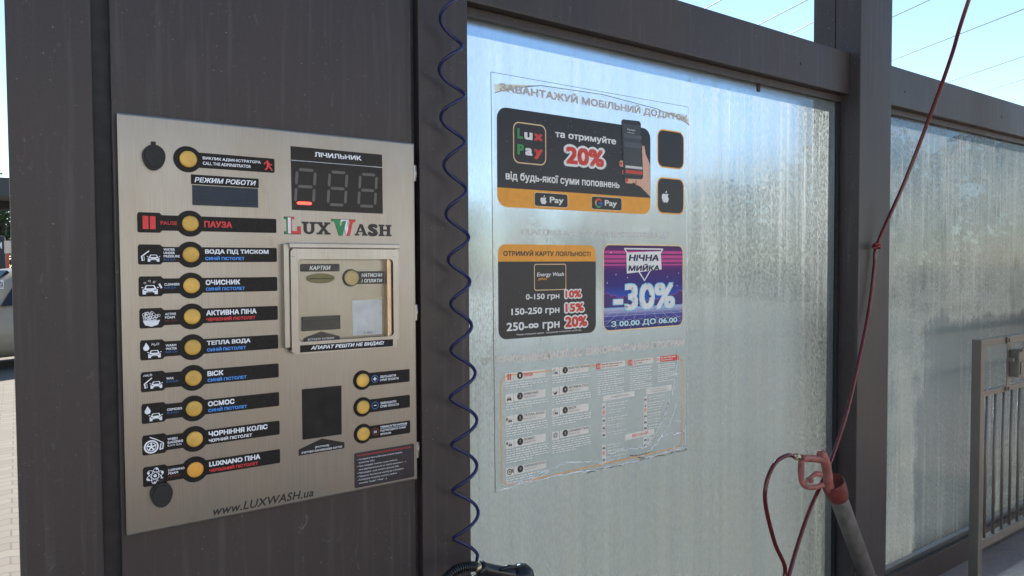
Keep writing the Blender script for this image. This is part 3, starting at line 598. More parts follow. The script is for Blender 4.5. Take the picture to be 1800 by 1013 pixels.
# ------------------------------------------------------------------ the poster on the glass
PY = .1138
ps = thing('poster', (1.31, PY, .88), 'large clear film poster of printed offers, peeling at its top edge', 'poster')
FILM = m_clear('clear poster film', (.95, .96, .97, 1), .12, .10)
PBLK = printed('poster black', '#1f2024', .12); PWHT = printed('poster white', '#efece6', .05); PORG = printed('poster orange', '#f7a42a', .08); PRED = printed('poster red', '#e0402f', .1); PGRN = printed('poster green', '#36a04a', .1); PCREAM = printed('poster cream', '#f2cf9a', .1); PHEAD = printed('poster headline white', '#e6dccf', .12); PFAINT = printed('poster faint print', '#e2ded6', .15); PBEIGE = printed('poster label beige', '#ece4d8', .12); PINK = printed('poster dark ink', '#1c1718', .05)
nx, nz = 30, 36; b = MB(); b.flat = True
def ztop(x): 
    u_ = (x-.918)/(1.70-.918); P_ = [(0, 1.980), (.06, 1.998), (.2, 2.0217), (.5, 2.0275), (.8, 2.0129), (.93, 1.995), (1, 1.978)]
    for (a, za), (c, zb) in zip(P_, P_[1:]):
        if u_ <= c: return za+(zb-za)*(u_-a)/(c-a)
    return P_[-1][1]
rr = random.Random(11); grid = []
for i in range(nx+1):
    x = .917+(1.695-.917)*i/nx; col_ = []
    for j in range(nz+1):
        z = .888+(ztop(x)-.888)*j/nz; dy = 0
        if x > 1.52 and z < 1.02: dy = -.0003*rr.random()
        dy += 0
        col_.append(b.bm.verts.new((x, PY-.0002+dy, z)))
    grid.append(col_)
k = b.mi(FILM)
for i in range(nx):
    for j in range(nz):
        f = b.bm.faces.new((grid[i][j], grid[i+1][j], grid[i+1][j+1], grid[i][j+1])); f.material_index = k; f.smooth = True
b.build('film', ps)
# curled corners and the dark lifted edge, the residue lines, the crumpled lower corner
CURL = printed('yellowed film back', '#f6efdc', .3); EDGE = plain('dirty film edge', (.10, .09, .07), .6); CREASE = printed('white film crease', '#f4f4f2', .12)
for xs in ([.918, .95, .99, 1.03, 1.075], [1.56, 1.60, 1.64, 1.67, 1.698]):
    b = MB(); n = len(xs); lo = [(x, ztop(x)) for x in xs]; left = xs[0] < 1; hi = [(x, (2.0050+.0168*(x-.918)/.157) if left else (2.0115-.010*(x-1.56)/.138)) for x in xs]
    for i in range(n-1):
        b.face([(lo[i][0], PY-.007, lo[i][1]), (lo[i+1][0], PY-.007, lo[i+1][1]), (hi[i+1][0], PY-.0015, hi[i+1][1]+.0008), (hi[i][0], PY-.0015, hi[i][1]+.0008)], CURL, True)
    b.build('curled_corner', ps)
b = MB(); b.tube([(.918+.782*i/40, PY-.0068, ztop(.918+.782*i/40)) for i in range(41)], .0010, EDGE, 6); b.build('lifted_edge', ps)
b = MB(); b.tube([(.910, PY, 2.0365), (1.30, PY, 2.0375), (1.7, PY, 2.0390)], .0007, EDGE, 5); b.tube([(.909, PY, 2.036), (.912, PY, 1.5), (.915, PY, .882)], .0009, EDGE, 5); b.tube([(1.702, PY, 2.035), (1.700, PY, 1.5), (1.697, PY, .885)], .0008, CREASE, 5)
rr = random.Random(4)
b.tube([(.914+.784*i/60, PY, .884+rr.uniform(-.003, .003)+.006*math.sin(i*.13)) for i in range(61)], [rr.uniform(.0008, .003) for i in range(61)], CREASE, 6)
b.tube([(1.25+.45*i/30, PY, .879+rr.uniform(-.002, .002)) for i in range(31)], [rr.uniform(.0005, .0018) for i in range(31)], EDGE, 5); b.build('adhesive_residue', ps)
def wc(zx, zy): q = W(1050+zx*160/1247, 610+zy*130/1013, PY-.002); return q
def wd_(zx, zy): q = W(1050+zx*160/1081, 690+zy*150/1013, PY-.002); return q
def we(zx, zy): return W(870+zx*190/837, 630+zy*230/1013, PY-.002)
b = MB(); rr = random.Random(9)
def crease(pts, r):
    s_ = spline(pts, 5); b.tube([p+Vector((rr.uniform(-.002, .002), 0, rr.uniform(-.002, .002))) for p in s_], [r*rr.uniform(.4, 1.3) for _ in s_], CREASE, 5)
crease([wd_(140, 745), wd_(250, 690), wd_(400, 675), wd_(560, 640), wd_(640, 550), wd_(720, 440), wd_(800, 250), wd_(870, 60), wc(1050, 480), wc(1090, 200), wc(1110, 50)], .0022)
crease([wd_(400, 745), wd_(520, 745), wd_(620, 700), wd_(700, 610), wd_(790, 470), wd_(850, 380), wd_(920, 180), wd_(950, 50)], .0018)
crease([wd_(640, 660), wd_(740, 540), wd_(880, 480), wd_(910, 500), wd_(1000, 470), wd_(1045, 440), wd_(1040, 360)], .0016)
crease([wd_(0, 850), wd_(100, 830), wd_(240, 770)], .0018); crease([wd_(905, 500), wd_(915, 700)], .0016); crease([wd_(1040, 340), wd_(1050, 680)], .0014); crease([wd_(1000, 335), wd_(920, 345)], .0014)
crease([we(230, 940), we(400, 870), we(560, 810), we(700, 800), we(800, 795)], .0022); crease([we(60, 985), we(250, 950), we(430, 880)], .0015); crease([wc(920, 970), wc(1000, 720), wc(1050, 540)], .0016); crease([wc(1040, 380), wc(1100, 375)], .0013)
b.build('film_crease', ps)
b = MB(); b.tube([wd_(390, 748)+Vector((0, -.001, 0)), wd_(500, 748), wd_(600, 715), wd_(640, 690)], .0016, EDGE, 5); b.build('dirt_fold', ps); b = MB(); b.tube([wd_(790, 300), wd_(850, 120), wd_(880, 70)], [.0006, .0018, .0006], EDGE, 5); b.build('dirt_fold', ps); b = MB(); b.tube([wd_(490, 775), wd_(560, 780)], .0015, EDGE, 5); b.build('dirt_fold', ps)

def pnew(): b = MB(); b.flat = True; b.y0 = PY-.0006; return b
def plate(b, x0, z0, x1, z1, r, m, bord=None, lift=0):
    if bord: b.ink(rrect(x0-.004, z0-.004, x1+.004, z1+.004, r+.004), bord, lift); lift += .5
    b.ink(rrect(x0, z0, x1, z1, r), m, lift)
b = pnew(); b.y0 = PY-.0075; b.text('ЗАВАНТАЖУЙ МОБІЛЬНИЙ ДОДАТОК', .931, 1.9830, 1.690, 2.0150, printed('poster grey headline', '#cbc1b4', .12), .05, lift=1); b.build('headline_lettering', ps)
b = pnew(); b.text('НАШІ АКЦІЇ ТА ПРОПОЗИЦІЇ', 1.0085, 1.5935, 1.605, 1.6180, printed('poster ghost print', '#dcd8d0', .10), .035, lift=1); b.build('headline_lettering', ps)
b = pnew(); b.text('РЕКОМЕНДАЦІЇ ДО ВИКОРИСТАННЯ ПРОГРАМ', .926, 1.2340, 1.684, 1.2650, PHEAD, .06, lift=1); b.build('headline_lettering', ps)
# app banner
b = pnew(); x0, x1, z0, z1, r_ = .927, 1.5215, 1.6725, 1.9465, .032
b.ink(rrect(x0, z0, x1, z1, r_), PBLK, 0)
ob = [p for p in rrect(x0, z0, x1, z1, r_) if p[1] < 1.7255]; b.ink([(x0, 1.7255)]+[p for p in ob]+[(x1, 1.7255)], PORG, 1)
rr = random.Random(2); 
for q in range(130): 
    px, pz = rr.uniform(x0+.02, x1-.1), rr.uniform(1.735, 1.935); s_ = rr.choice((.0008, .0012, .0022)); b.ink(circ(px, pz, s_, 6), printed('poster bubble grey', '#55585e', .15), 1)
ic_outer = rrect(.981, 1.7965, 1.0972, 1.9120, .020); b.ink(ic_outer, PCREAM, 1); b.ink(rrect(.9845, 1.8000, 1.0937, 1.9085, .017), PBLK, 2)
for s_, xa, xb, m, zz, zt in (('L', .9955, 1.0145, PGRN, 1.8655, 1.8945), ('u', 1.0195, 1.0480, PWHT, 1.8650, 1.8855), ('x', 1.0530, 1.0850, PRED, 1.8655, 1.8850), ('P', .9955, 1.0180, PGRN, 1.8215, 1.8500), ('a', 1.0225, 1.0480, PWHT, 1.8210, 1.8420), ('y', 1.0525, 1.0850, PRED, 1.8130, 1.8415)): b.text(s_, xa, zz, xb, zt, m, .048, lift=3)
b.text('та отримуйте', 1.1300, 1.8775, 1.3705, 1.9030, PWHT, .035, lift=2)
b.text('20%', 1.1640, 1.8035, 1.3270, 1.8650, PWHT, .11, lift=2); b.text('20%', 1.1700, 1.8085, 1.3205, 1.8600, PRED, .05, lift=3)
b.text('від будь-якої суми поповнень', .9550, 1.7430, 1.3855, 1.7720, PWHT, .03, lift=2)
for xa, xb in ((1.0530, 1.1778), (1.2685, 1.3955)): b.ink(rrect(xa, 1.6782, xb, 1.7202, .008), PCREAM, 2); b.ink(rrect(xa+.0022, 1.6804, xb-.0022, 1.7180, .0065), PBLK, 3)
ax, az, s_ = 1.0865, 1.6985, .0130        # fruit mark
def apple(b, ax, az, s_, m, bg):
    b.ink([(ax+s_*x, az+s_*z) for x, z in ((-.25, .52), (-.60, .52), (-.86, .25), (-.88, -.15), (-.70, -.62), (-.42, -.95), (-.2, -.95), (0, -.86), (.2, -.95), (.42, -.95), (.70, -.62), (.84, -.28), (.60, -.05), (.55, .22), (.78, .42), (.55, .54), (.22, .52), (0, .42))], m, 4)
    b.ink([(ax+s_*x, az+s_*z) for x, z in ((.0, .58), (.04, .82), (.22, 1.02), (.36, 1.06), (.32, .80), (.16, .62))], m, 4)
apple(b, ax, az, s_, PWHT, PBLK); b.text('Pay', 1.1090, 1.6860, 1.1605, 1.7090, PWHT, .03, lift=4)
gx, gz, gr = 1.2980, 1.6990, .0118
for a, c, m in ((38, 150, PRED), (150, 212, PORG), (212, 310, PGRN), (310, 362, printed('poster blue', '#3d7be0', .4))): line(b, [(gx+gr*math.cos(R(a+(c-a)*i/8)), gz+gr*math.sin(R(a+(c-a)*i/8))) for i in range(9)], .0058, m, 4)
line(b, [(gx, gz), (gx+gr+.002, gz)], .0056, printed('poster blue', '#3d7be0', .4), 5); b.text('Pay', 1.3230, 1.6868, 1.3735, 1.7095, PWHT, .03, lift=4)
# phone in a hand, printed
SKIN = printed('poster skin', '#e6b396', .08); SKD = printed('poster skin shade', '#c98f74', .3); PHN = printed('poster phone', '#2e2f33', .15); PHS = printed('poster phone screen', '#4a4c50', .2)
b.ink([(1.4800, 1.8480), (1.4850, 1.8900), (1.4935, 1.8900), (1.5000, 1.8640), (1.5180, 1.8350), (1.5200, 1.7300), (1.4780, 1.7580), (1.4400, 1.7720), (1.4400, 1.7900), (1.4880, 1.7900)], SKIN, 2)
for z in (1.8260, 1.8000, 1.7760): b.ink(rrect(1.384+(1.826-z)*.5, z-.0095, 1.43+(1.826-z)*.3, z+.0095, .009), SKIN, 2); b.ink(circ(1.391+(1.826-z)*.5, z, .0062, 10), PRED, 3)
b.ink([(1.4500, 1.7680), (1.4620, 1.7600), (1.4560, 1.7820)], SKD, 3)
b.ink([(1.392, 1.958), (1.400, 1.964), (1.470, 1.966), (1.477, 1.960), (1.488, 1.792), (1.482, 1.783), (1.408, 1.781), (1.402, 1.788)], PHN, 4)
b.ink([(1.3955, 1.950), (1.4735, 1.952), (1.4835, 1.795), (1.4075, 1.793)], PHS, 5)
for zz, hh, m in ((1.914, .012, printed('poster phone field', '#5d5f64', .2)), (1.888, .016, printed('poster phone field', '#5d5f64', .2)), (1.818, .008, PFAINT), (1.803, .010, PRED)): b.ink([(1.4015+(1.95-zz)*.06, zz-hh/2), (1.4785+(1.95-zz)*.04, zz-hh/2), (1.478+(1.95-zz)*.04, zz+hh/2), (1.401+(1.95-zz)*.06, zz+hh/2)], m, 6)
b.text('Payment', 1.418, 1.9300, 1.452, 1.9380, PWHT, .0, lift=6); line(b, [(1.418, 1.925), (1.448, 1.925)], .0014, PFAINT, 6)
b.build('app_banner', ps)
b = pnew(); plate(b, 1.5570, 1.8315, 1.6765, 1.9480, .022, PBLK, PORG); b.build('blank_square', ps)
b = pnew(); plate(b, 1.5565, 1.6812, 1.6770, 1.7920, .022, PBLK, PORG); apple(b, 1.5905, 1.7325, .0195, PWHT, PBLK); b.build('store_square', ps)
# loyalty card
b = pnew(); x0, x1, z0, z1 = .9285, 1.2870, 1.3050, 1.5700; b.ink(rrect(x0, z0, x1, z1, .026), PBLK, 0)
b.ink([(x1, 1.5215)]+[p for p in rrect(x0, z0, x1, z1, .026) if p[1] > 1.5215]+[(x0, 1.5215)], PORG, 1); b.text('ОТРИМУЙ КАРТУ ЛОЯЛЬНОСТІ', .9460, 1.5370, 1.2655, 1.5545, PINK, .035, lift=2)
rr = random.Random(6)
for q in range(60): b.ink(circ(rr.uniform(x0+.02, x1-.02), rr.uniform(1.315, 1.51), rr.choice((.0008, .0014)), 6), printed('poster bubble grey', '#55585e', .15), 1)
b.ink(rrect(1.0520, 1.4380, 1.1702, 1.5148, .007), PCREAM, 1); b.ink(rrect(1.0545, 1.4405, 1.1677, 1.5123, .0055), PINK, 2); b.text('Energy Wash', 1.0615, 1.4755, 1.1615, 1.4900, PWHT, .015, .2, lift=3); b.text('plus', 1.0665, 1.4660, 1.0985, 1.4765, PORG, .015, .2, lift=3)
for s_, xa, xb, za, zb, t2, ya, yb in (('0-150 грн', 1.0220, 1.1442, 1.4090, 1.4290, '10%', 1.1635, 1.2310), ('150-250 грн', .9720, 1.1442, 1.3665, 1.3900, '15%', 1.1635, 1.2410), ('250-∞ грн', .9552, 1.1442, 1.3210, 1.3510, '20%', 1.1625, 1.2540)):
    b.text(s_, xa, za, xb, zb, PWHT, .03, lift=2); h = (zb-za)
    b.text(t2, ya, za+.002, yb, zb+.010, PWHT, .12, lift=2); b.text(t2, ya+.003, za+.005, yb-.003, zb+.007, PRED, .05, lift=3)
b.text('*Умова отримання картки - одноразове поповнення на 200 грн.', .9870, 1.3118, 1.2290, 1.3185, PWHT, .0, lift=2); b.build('loyalty_panel', ps)
# night promotion
def m_night():
    t = NT('printed night art'); g = t.new('NewGeometry'); s_ = t.new('SeparateXYZ'); t.link(g.outputs['Position'], s_.inputs[0]); mr = t.new('MapRange'); t.link(s_.outputs[2], mr.inputs[0]); mr.inputs[1].default_value = 1.306; mr.inputs[2].default_value = 1.573
    c = t.ramp(mr.outputs[0], [(0, lin('#262a72')), (.16, lin('#4a4fa0')), (.255, lin('#b9c3e0')), (.27, lin('#57b6e6')), (.36, lin('#1f5cc4')), (.52, lin('#2e2480')), (.70, lin('#451a70')), (.8, lin('#96207c')), (.93, lin('#6d1f70')), (1, lin('#2c2450'))])
    t.link(c, t.b.inputs[0]); tr = t.new('BsdfTranslucent'); t.link(c, tr.inputs[0]); mx = t.new('MixShader'); mx.inputs[0].default_value = .15; t.link(t.b.outputs[0], mx.inputs[1]); t.link(tr.outputs[0], mx.inputs[2]); t.link(mx.outputs[0], t.out.inputs[0]); return t.m
b = pnew(); x0, x1, z0, z1 = 1.3200, 1.6750, 1.3080, 1.5715; plate(b, x0, z0, x1, z1, .022, m_night(), PCREAM)
PMAG = printed('poster magenta', '#d2348f', .1); PPUR = printed('poster purple', '#4a2f86', .3); PDK = printed('poster night blue', '#2a2352', .25); PCY = printed('poster cyan', '#8fdcf5', .1); PLAV = printed('poster lavender', '#d9c9e6', .1)
for za, zb in ((1.546, 1.5545), (1.531, 1.541), (1.5185, 1.5275), (1.508, 1.5125)): b.ink([(x0, za), (x1, za), (x1, zb), (x0, zb)], PMAG, 1)
for za in (1.5435, 1.529, 1.5158): b.ink([(x0, za-.0012), (x1, za-.0012), (x1, za+.0012), (x0, za+.0012)], PDK, 1)
mt = [(x0, 1.378)]; rr = random.Random(8)
for i in range(25): mt.append((x0+(x1-x0)*i/24, 1.388+.028*abs((i-12)/12)+rr.uniform(0, .012)))
mt.append((x1, 1.378)); b.ink(mt, PPUR, 1); line(b, mt[1:-1], .0014, PMAG, 2)
for i in range(13):
    xb = x0+(x1-x0)*i/12; xa = (xb-1.4975)*2.2+1.4975
    if abs(xa-1.4975) > .172: kk = .172/abs(xa-1.4975); kz = (kk*abs(xa-1.4975)-abs(xb-1.4975))/(abs(xa-1.4975)-abs(xb-1.4975)) if abs(xa-1.4975) > abs(xb-1.4975)+1e-6 else 1; xa = 1.4975+(.172 if xa > 1.4975 else -.172); za = 1.376-(1.376-1.311)*max(0, min(1, kz))
    else: za = 1.311
    line(b, [(xb, 1.376), (xa, za)], .0010, PLAV, 1)
for za in (1.370, 1.362, 1.351, 1.337, 1.321): line(b, [(x0+.002, za), (x1-.002, za)], .0010, PLAV, 1)
line(b, [(1.4063, 1.5615), (1.5783, 1.5610), (1.4944, 1.4600)], .0045, PWHT, 2, True)
b.ink([(1.4140, 1.5490), (1.5680, 1.5545), (1.5735, 1.4950), (1.4160, 1.4830)], PWHT, 3)
b.text('НІЧНА', 1.4240, 1.5225, 1.5590, 1.5430, PDK, .05, .12, lift=4); b.text('МИЙКА', 1.4220, 1.4910, 1.5625, 1.5130, PDK, .05, .12, lift=4)
b.text('-30%', 1.3560, 1.3640, 1.6385, 1.4525, PCY, .05, lift=3); b.text('-30%', 1.3595, 1.3675, 1.6350, 1.4490, PWHT, .03, lift=4)
b.text('З 00.00 ДО 06.00', 1.3470, 1.3115, 1.6500, 1.3385, PDK, .09, lift=3); b.text('З 00.00 ДО 06.00', 1.3485, 1.3140, 1.6485, 1.3360, printed('poster pale cyan', '#cdeef8', .1), .04, lift=4)
for q in ((1.349, 1.549), (1.655, 1.482), (1.333, 1.455), (1.648, 1.440), (1.37, 1.48), (1.42, 1.47), (1.60, 1.47)): b.ink([(q[0]-.004, q[1]), (q[0], q[1]-.0008), (q[0]+.004, q[1]), (q[0], q[1]+.0008)], PWHT, 2); b.ink([(q[0]-.0008, q[1]), (q[0], q[1]-.004), (q[0]+.0008, q[1]), (q[0], q[1]+.004)], PWHT, 2)
b.build('night_panel', ps)
# programme table
b = pnew(); n_ = rrect(.9348, .8945, 1.6735, 1.2035, .030, 6); line(b, n_, .0028, PORG, 1, True)
def dashes(x0, x1, z, m=PFAINT, h=.0034, seed=0):
    r2 = random.Random(int(x0*1000+z*7000)+seed); x = x0; 
    while x < x1-.004:
        wd = min(x1-x, r2.uniform(.006, .020)); hh = h*r2.uniform(.75, 1.1); b.ink([(x, z-hh/2), (x+wd, z-hh/2), (x+wd, z+hh/2), (x, z+hh/2)], m, 1); x += wd+.0028
def mini_car(cx, cz, s_): 
    b.ink([(cx+x*s_, cz+z*s_) for x, z in ((-.75, -.38), (.75, -.38), (.75, .0), (.45, .42), (-.45, .42), (-.75, .0))], PINK, 3); b.ink([(cx+x*s_, cz+z*s_) for x, z in ((-.34, .08), (.34, .08), (.26, .32), (-.26, .32))], PBEIGE, 4)
    for k in (-1, 1): b.ink([(cx+k*x*s_, cz+z*s_) for x, z in ((.42, -.6), (.75, -.6), (.75, -.3), (.42, -.3))], PINK, 3)
for cx0, ents in ((.9514, [(1.1997, '1', 'ПАУЗА', 3, 'p'), (1.1410, '3', 'ОЧИСНИК', 3, 'c'), (1.0790, '5', 'ТЕПЛА ВОДА', 5, 'd'), (1.0110, '7', 'ОСМОС', 6, 'd'), (.9330, '9', 'ЧОРНІННЯ КОЛІС', 3, 'w')]), (1.1160, [(1.1997, '2', 'ВОДА ПІД ТИСКОМ', 3, 'g'), (1.1425, '4', 'АКТИВНА ПІНА', 4, 'f'), (1.0805, '6', 'ВІСК', 4, 'g'), (1.0120, '8', 'LUXNANO ПІНА', 6, 'a')])):
    for zc, num, nm, nl, ic in ents:
        b.ink(rrect(cx0+.028, zc-.0125, cx0+.1405, zc+.0105, .002), PBEIGE, 1); b.ink(rrect(cx0-.001, zc-.0145, cx0+.026, zc+.0105, .002), PBEIGE, 1)
        b.ink(circ(cx0+.0490, zc, .0102, 20), PBLK, 2); b.text(num, cx0+.0465, zc-.0042, cx0+.0515, zc+.0042, PBEIGE, .0, lift=3)
        L = min(.078, .0075*len(nm))
        if num == '1': b.text(nm, cx0+.0620, zc-.0050, cx0+.0940, zc+.0055, PRED, .04, lift=2)
        else: b.text(nm, cx0+.0620, zc+.0010, cx0+.0620+L, zc+.0082, PINK, .02, lift=2); b.text('СИНІЙ ПІСТОЛЕТ' if num in '23567' else ('ЧОРНИЙ ПІСТОЛЕТ' if num == '9' else 'ЧЕРВОНИЙ ПІСТОЛЕТ'), cx0+.0620, zc-.0070, cx0+.1060, zc-.0022, PINK, .0, lift=2)
        ix = cx0+.0115
        if ic == 'p':
            for k in (-.0055, .0015): b.ink([(ix+k, zc-.010), (ix+k+.0045, zc-.010), (ix+k+.0045, zc+.008), (ix+k, zc+.008)], PRED, 3)
        elif ic == 'w': ic_ring(b, ix, zc-.002, .0075, .0075, .0025, PINK, 14, lift=3); b.ink(circ(ix, zc-.002, .003, 8), PINK, 3); line(b, [(ix+.011, zc+.004), (ix+.012, zc-.006)], .003, PINK, 3)
        elif ic == 'f': b.ink([(ix-.008, zc-.002), (ix-.003, zc-.006), (ix+.008, zc-.001), (ix+.004, zc-.011), (ix-.003, zc-.012)], PINK, 3); ic_ring(b, ix+.003, zc+.003, .004, .004, .0008, PHEAD, 8, lift=3)
        elif ic == 'a': [ic_ring(b, ix, zc-.001, .0085, .0035, .001, PINK, 14, a, 3) for a in (.3, 1.35, 2.4)]
        else:
            mini_car(ix+(.003 if ic != 'c' else 0), zc-.004, .0098 if ic == 'c' else .0078)
            if ic == 'g': line(b, [(ix-.009, zc-.009), (ix-.008, zc+.001), (ix+.001, zc+.006)], .0015, PINK, 3)
            if ic == 'd': b.ink([(ix-.008, zc+.007), (ix-.0045, zc), (ix-.008, zc-.0035), (ix-.0115, zc)], PINK, 3)
        for q in range(nl): dashes(cx0, cx0+(.150 if q < nl-1 else .090), zc-.0195-.0067*q)
PRED2 = printed('poster faded red ink', '#b9705f', .35)
for x0, x1, full, nl in ((1.2882, 1.4088, 0, 11), (1.4244, 1.5343, 0, 11), (1.5509, 1.6562, 1, 9)):
    b.ink(rrect(x0+.017, 1.1905, x1, 1.2085, .002), PRED if full else PBEIGE, 1); b.ink(rrect(x0, 1.1905, x0+.0165, 1.2085, .002), PBEIGE if full else PRED, 1)
    line(b, [(x0+.005, 1.1945), (x0+.005, 1.2045)], .002, PRED if full else PWHT, 3); line(b, [(x0+.011, 1.1945), (x0+.011, 1.2045)], .002, PRED if full else PWHT, 3)
    for q, zz in enumerate((1.2035, 1.1960)): dashes(x0+.021, x1-(.012 if q == 0 else .03), zz, PBEIGE if full else PRED2, .0036)
    for q in range(nl): dashes(x0+.006, x1-.005-(.03 if q % 4 == 3 else 0)-(.012 if full else 0), 1.1810-.0068*q, PFAINT, .0028)
b.ink(rrect(1.3160, 1.0905, 1.4515, 1.1070, .002), PBEIGE, 1); b.text('Стандартне миття', 1.350, 1.0955, 1.4220, 1.1015, PINK, .0, lift=2)
b.ink(rrect(1.5030, 1.0905, 1.6225, 1.1095, .002), PBEIGE, 1); b.text('Миття у разі сильного', 1.523, 1.1010, 1.600, 1.1062, PINK, .0, lift=2); b.text('забруднення автомобіля', 1.519, 1.0935, 1.606, 1.0988, PINK, .0, lift=2)
b.ink(rrect(1.4095, .9545, 1.5400, .9735, .002), PBEIGE, 1); b.text('Миття VIP', 1.4400, .9585, 1.5120, .9700, PRED, .01, lift=2)
def sym(cx, cz, kind):
    b.ink(rrect(cx-.0085, cz-.0095, cx+.0085, cz+.0090, .002), PBEIGE, 1)
    if kind == 'p': [b.ink([(cx+k, cz-.006), (cx+k+.003, cz-.006), (cx+k+.003, cz+.006), (cx+k, cz+.006)], PRED, 2) for k in (-.0045, .0015)]
    elif kind == 'f': b.ink([(cx-.006, cz), (cx-.002, cz-.003), (cx+.006, cz+.002), (cx+.002, cz-.007), (cx-.003, cz-.006)], PINK, 2)
    else: mini_car(cx, cz-.001, .0075)
for zz, kd, L in ((1.0749, 'f', .09), (1.0547, 'p', .075), (1.0303, 'c', .085), (1.0075, 'c', .075), (.9856, 'c', .08), (.9448, 'c', .06), (.9275, 'p', .075), (.9081, 'c', .07)): sym(1.3188, zz, kd); dashes(1.334, 1.334+L, zz+.004, PFAINT, .0028); dashes(1.334, 1.334+L*.8, zz-.004, PFAINT, .0022)
for zz, kd, L in ((1.0757, 'c', .075), (1.0571, 'f', .08), (1.0401, 'p', .06), (1.0210, 'c', .06), (1.0013, 'c', .055), (.9827, 'c', .05), (.944, 'c', .02), (.927, 'c', .02)): sym(1.4994, zz, kd); dashes(1.514, 1.514+L, zz+.004, PFAINT, .0028); dashes(1.514, 1.514+L*.9, zz-.004, PFAINT, .0022)
b.build('programme_table', ps)

# ------------------------------------------------------------------ blue coiled hose and the black blow gun
BLUEH = plain('dark blue polyurethane hose', (.017, .018, .075), .28, var=.15, vs=30)
pts = []; z0, z1 = 2.38, .79; turns = (z0-z1)/.1135; N = int(turns*22); tz = (2.0463-z0)/(-.1135)*2*math.pi
for i in range(N+1):
    f_ = i/N; z = z0+(z1-z0)*f_; a = (z0-z)/.1135*2*math.pi-tz; g = max(0, min(1, (2.1-z)/1.3)); r_ = (.0262+.0055*g)*(1+.10*math.sin(z*7.3)+.06*math.sin(z*17)); xc = .7035+.034*g**1.2+.0035*math.sin(z*5.1+1); a += .30*math.sin(z*6.2)+.15*math.sin(z*15)
    pts.append((xc+r_*math.cos(a), -.030-r_*.8*math.sin(a), z))
for q in ((.752, -.045, .775), (.758, -.06, .765), (.762, -.075, .758)): pts.append(q)
b = MB(); b.tube(pts, .0043, BLUEH, 8); tag(b.build('coiled_hose'), 'dark blue coiled plastic hose hanging in front of the steel column', 'hose')
bg = thing('blow_gun', (.80, -.08, .74), 'black air blow gun lying level at the bottom end of the blue coiled hose', 'blow gun')
BP = plain('black glossy plastic', (.011, .011, .012), .28, var=.3, vs=60)
y_ = -.08; P = lambda u, v, y=y_: W(u, v, y)
b = MB(); b.tube(spline([P(842, 998), P(858, 1003), P(905, 1012), P(925, 1018)], 6), [.0150, .0175, .0185]+[.0170]*14+[.016, .015], BP, 14); b.lathe(P(917, 1014), (.85, -.1, -.3), [(-.036, .008), (-.030, .022), (-.014, .031), (.004, .033), (.020, .026), (.030, .010)], BP, 22); b.build('body', bg)
b = MB(); b.tube([P(880, 1002, -.095), P(893, 997, -.10), P(912, 998, -.10)], [.004, .006, .005], BP, 8); b.build('trigger_lever', bg)
b = MB(); b.lathe(P(836, 996), (P(846, 999)-P(836, 996)), [(0, .0115), (.006, .0125), (.010, .0125), (.013, .0105), (.018, .0105)], BRASS, 16); b.build('hose_connector', bg)
cl = spline([P(776, 1030), P(785, 1016), P(800, 1003), P(818, 997), P(836, 996)], 10); b = MB(); b.tube(cl, .0085, BP, 10)
for i in range(2, len(cl)-1, 2):
    tdir = (cl[i+1]-cl[i-1]).normalized(); b.lathe(cl[i], tdir, [(-.0022, .009), (-.0012, .0122), (.0012, .0122), (.0022, .009)], BP, 12)
b.build('ribbed_sleeve', bg)
b = MB(); b.box(.80, .83, -.105, .03, .695, .707, STEEL, .002); b.box(.80, .83, -.11, -.104, .695, .730, STEEL, .002); b.box(.76, .84, .012, .0195, .67, .72, STEEL, .002); tag(b.build('gun_hook'), 'dark steel hook under the black blow gun on the kiosk column', 'hook')

# ------------------------------------------------------------------ red hose, spray gun and its holder
up = [Vector((2.80, -.62, 3.6)), Vector((2.79, -.50, 3.1))]
hp = up+[W(1703, 0, -.30), W(1672, 100, -.22), W(1640, 190, -.145), W(1590, 320, -.05), W(1543, 428, .0), W(1537, 470, .003), W(1525, 560, .0), W(1490, 720, -.01), W(1460, 812, .005), W(1420, 905, -.02), W(1390, 1000, -.04), W(1378, 1060, -.05), W(1374, 1085, -.055), W(1372, 1045, -.06), W(1380, 1000, -.06), W(1362, 955, -.055), W(1346, 890, -.05), W(1347, 850, -.05), W(1362, 815, -.05), W(1383, 801, -.05), W(1398, 803, -.05)]
hs = spline(hp, 10); b = MB(); b.tube(hs, .0072, HOSE, 12); h_ = tag(b.build('spray_hose'), 'long dark red hose hanging from above to the red spray gun', 'hose')
b = MB(); kp = W(1541, 432, -.004)
for a in range(2): b.tube([kp+Vector((.011*math.cos(t_), .011*math.sin(t_)-.001, -.006+.011*a+.003*math.sin(t_*2))) for t_ in [i*2*math.pi/14 for i in range(14)]], .0055, plain('old red cord', '#7c2a22', .6, bump=.3), 8, closed=True)
b.tube([kp+Vector((-.010, -.004, -.004)), kp+Vector((-.020, .0, -.012)), kp+Vector((-.017, .008, -.002))], .005, MATS['old red cord'], 8); tag(b.build('hose_tie'), 'knot of red cord tying the red hose to the wide column', 'tie')
sg = thing('spray_gun', tuple(W(1440, 880, -.05)), 'faded red trigger spray gun standing nose down in its tube holder', 'spray gun')
y_ = -.05
b = MB(); b.tube(spline([P(1408, 806, y_), P(1425, 806, y_), P(1442, 808, y_), P(1452, 812, y_)], 4), .0135, RUST, 14)
b.tube(spline([P(1441, 799, y_), P(1446, 801, y_), P(1452, 818, y_), P(1455, 838, y_), P(1458, 856, -.042), P(1473, 886, -.034)], 4), [.012, .0165]+[.0175]*16+[.015]*3, RUST, 16)
b.tube(spline([P(1409, 808, y_), P(1408, 826, y_), P(1409, 846, y_), P(1416, 855, y_), P(1430, 857, y_), P(1446, 853, y_)], 5), [.011]*8+[.0095]*18, RUST, 12); b.build('body', sg)
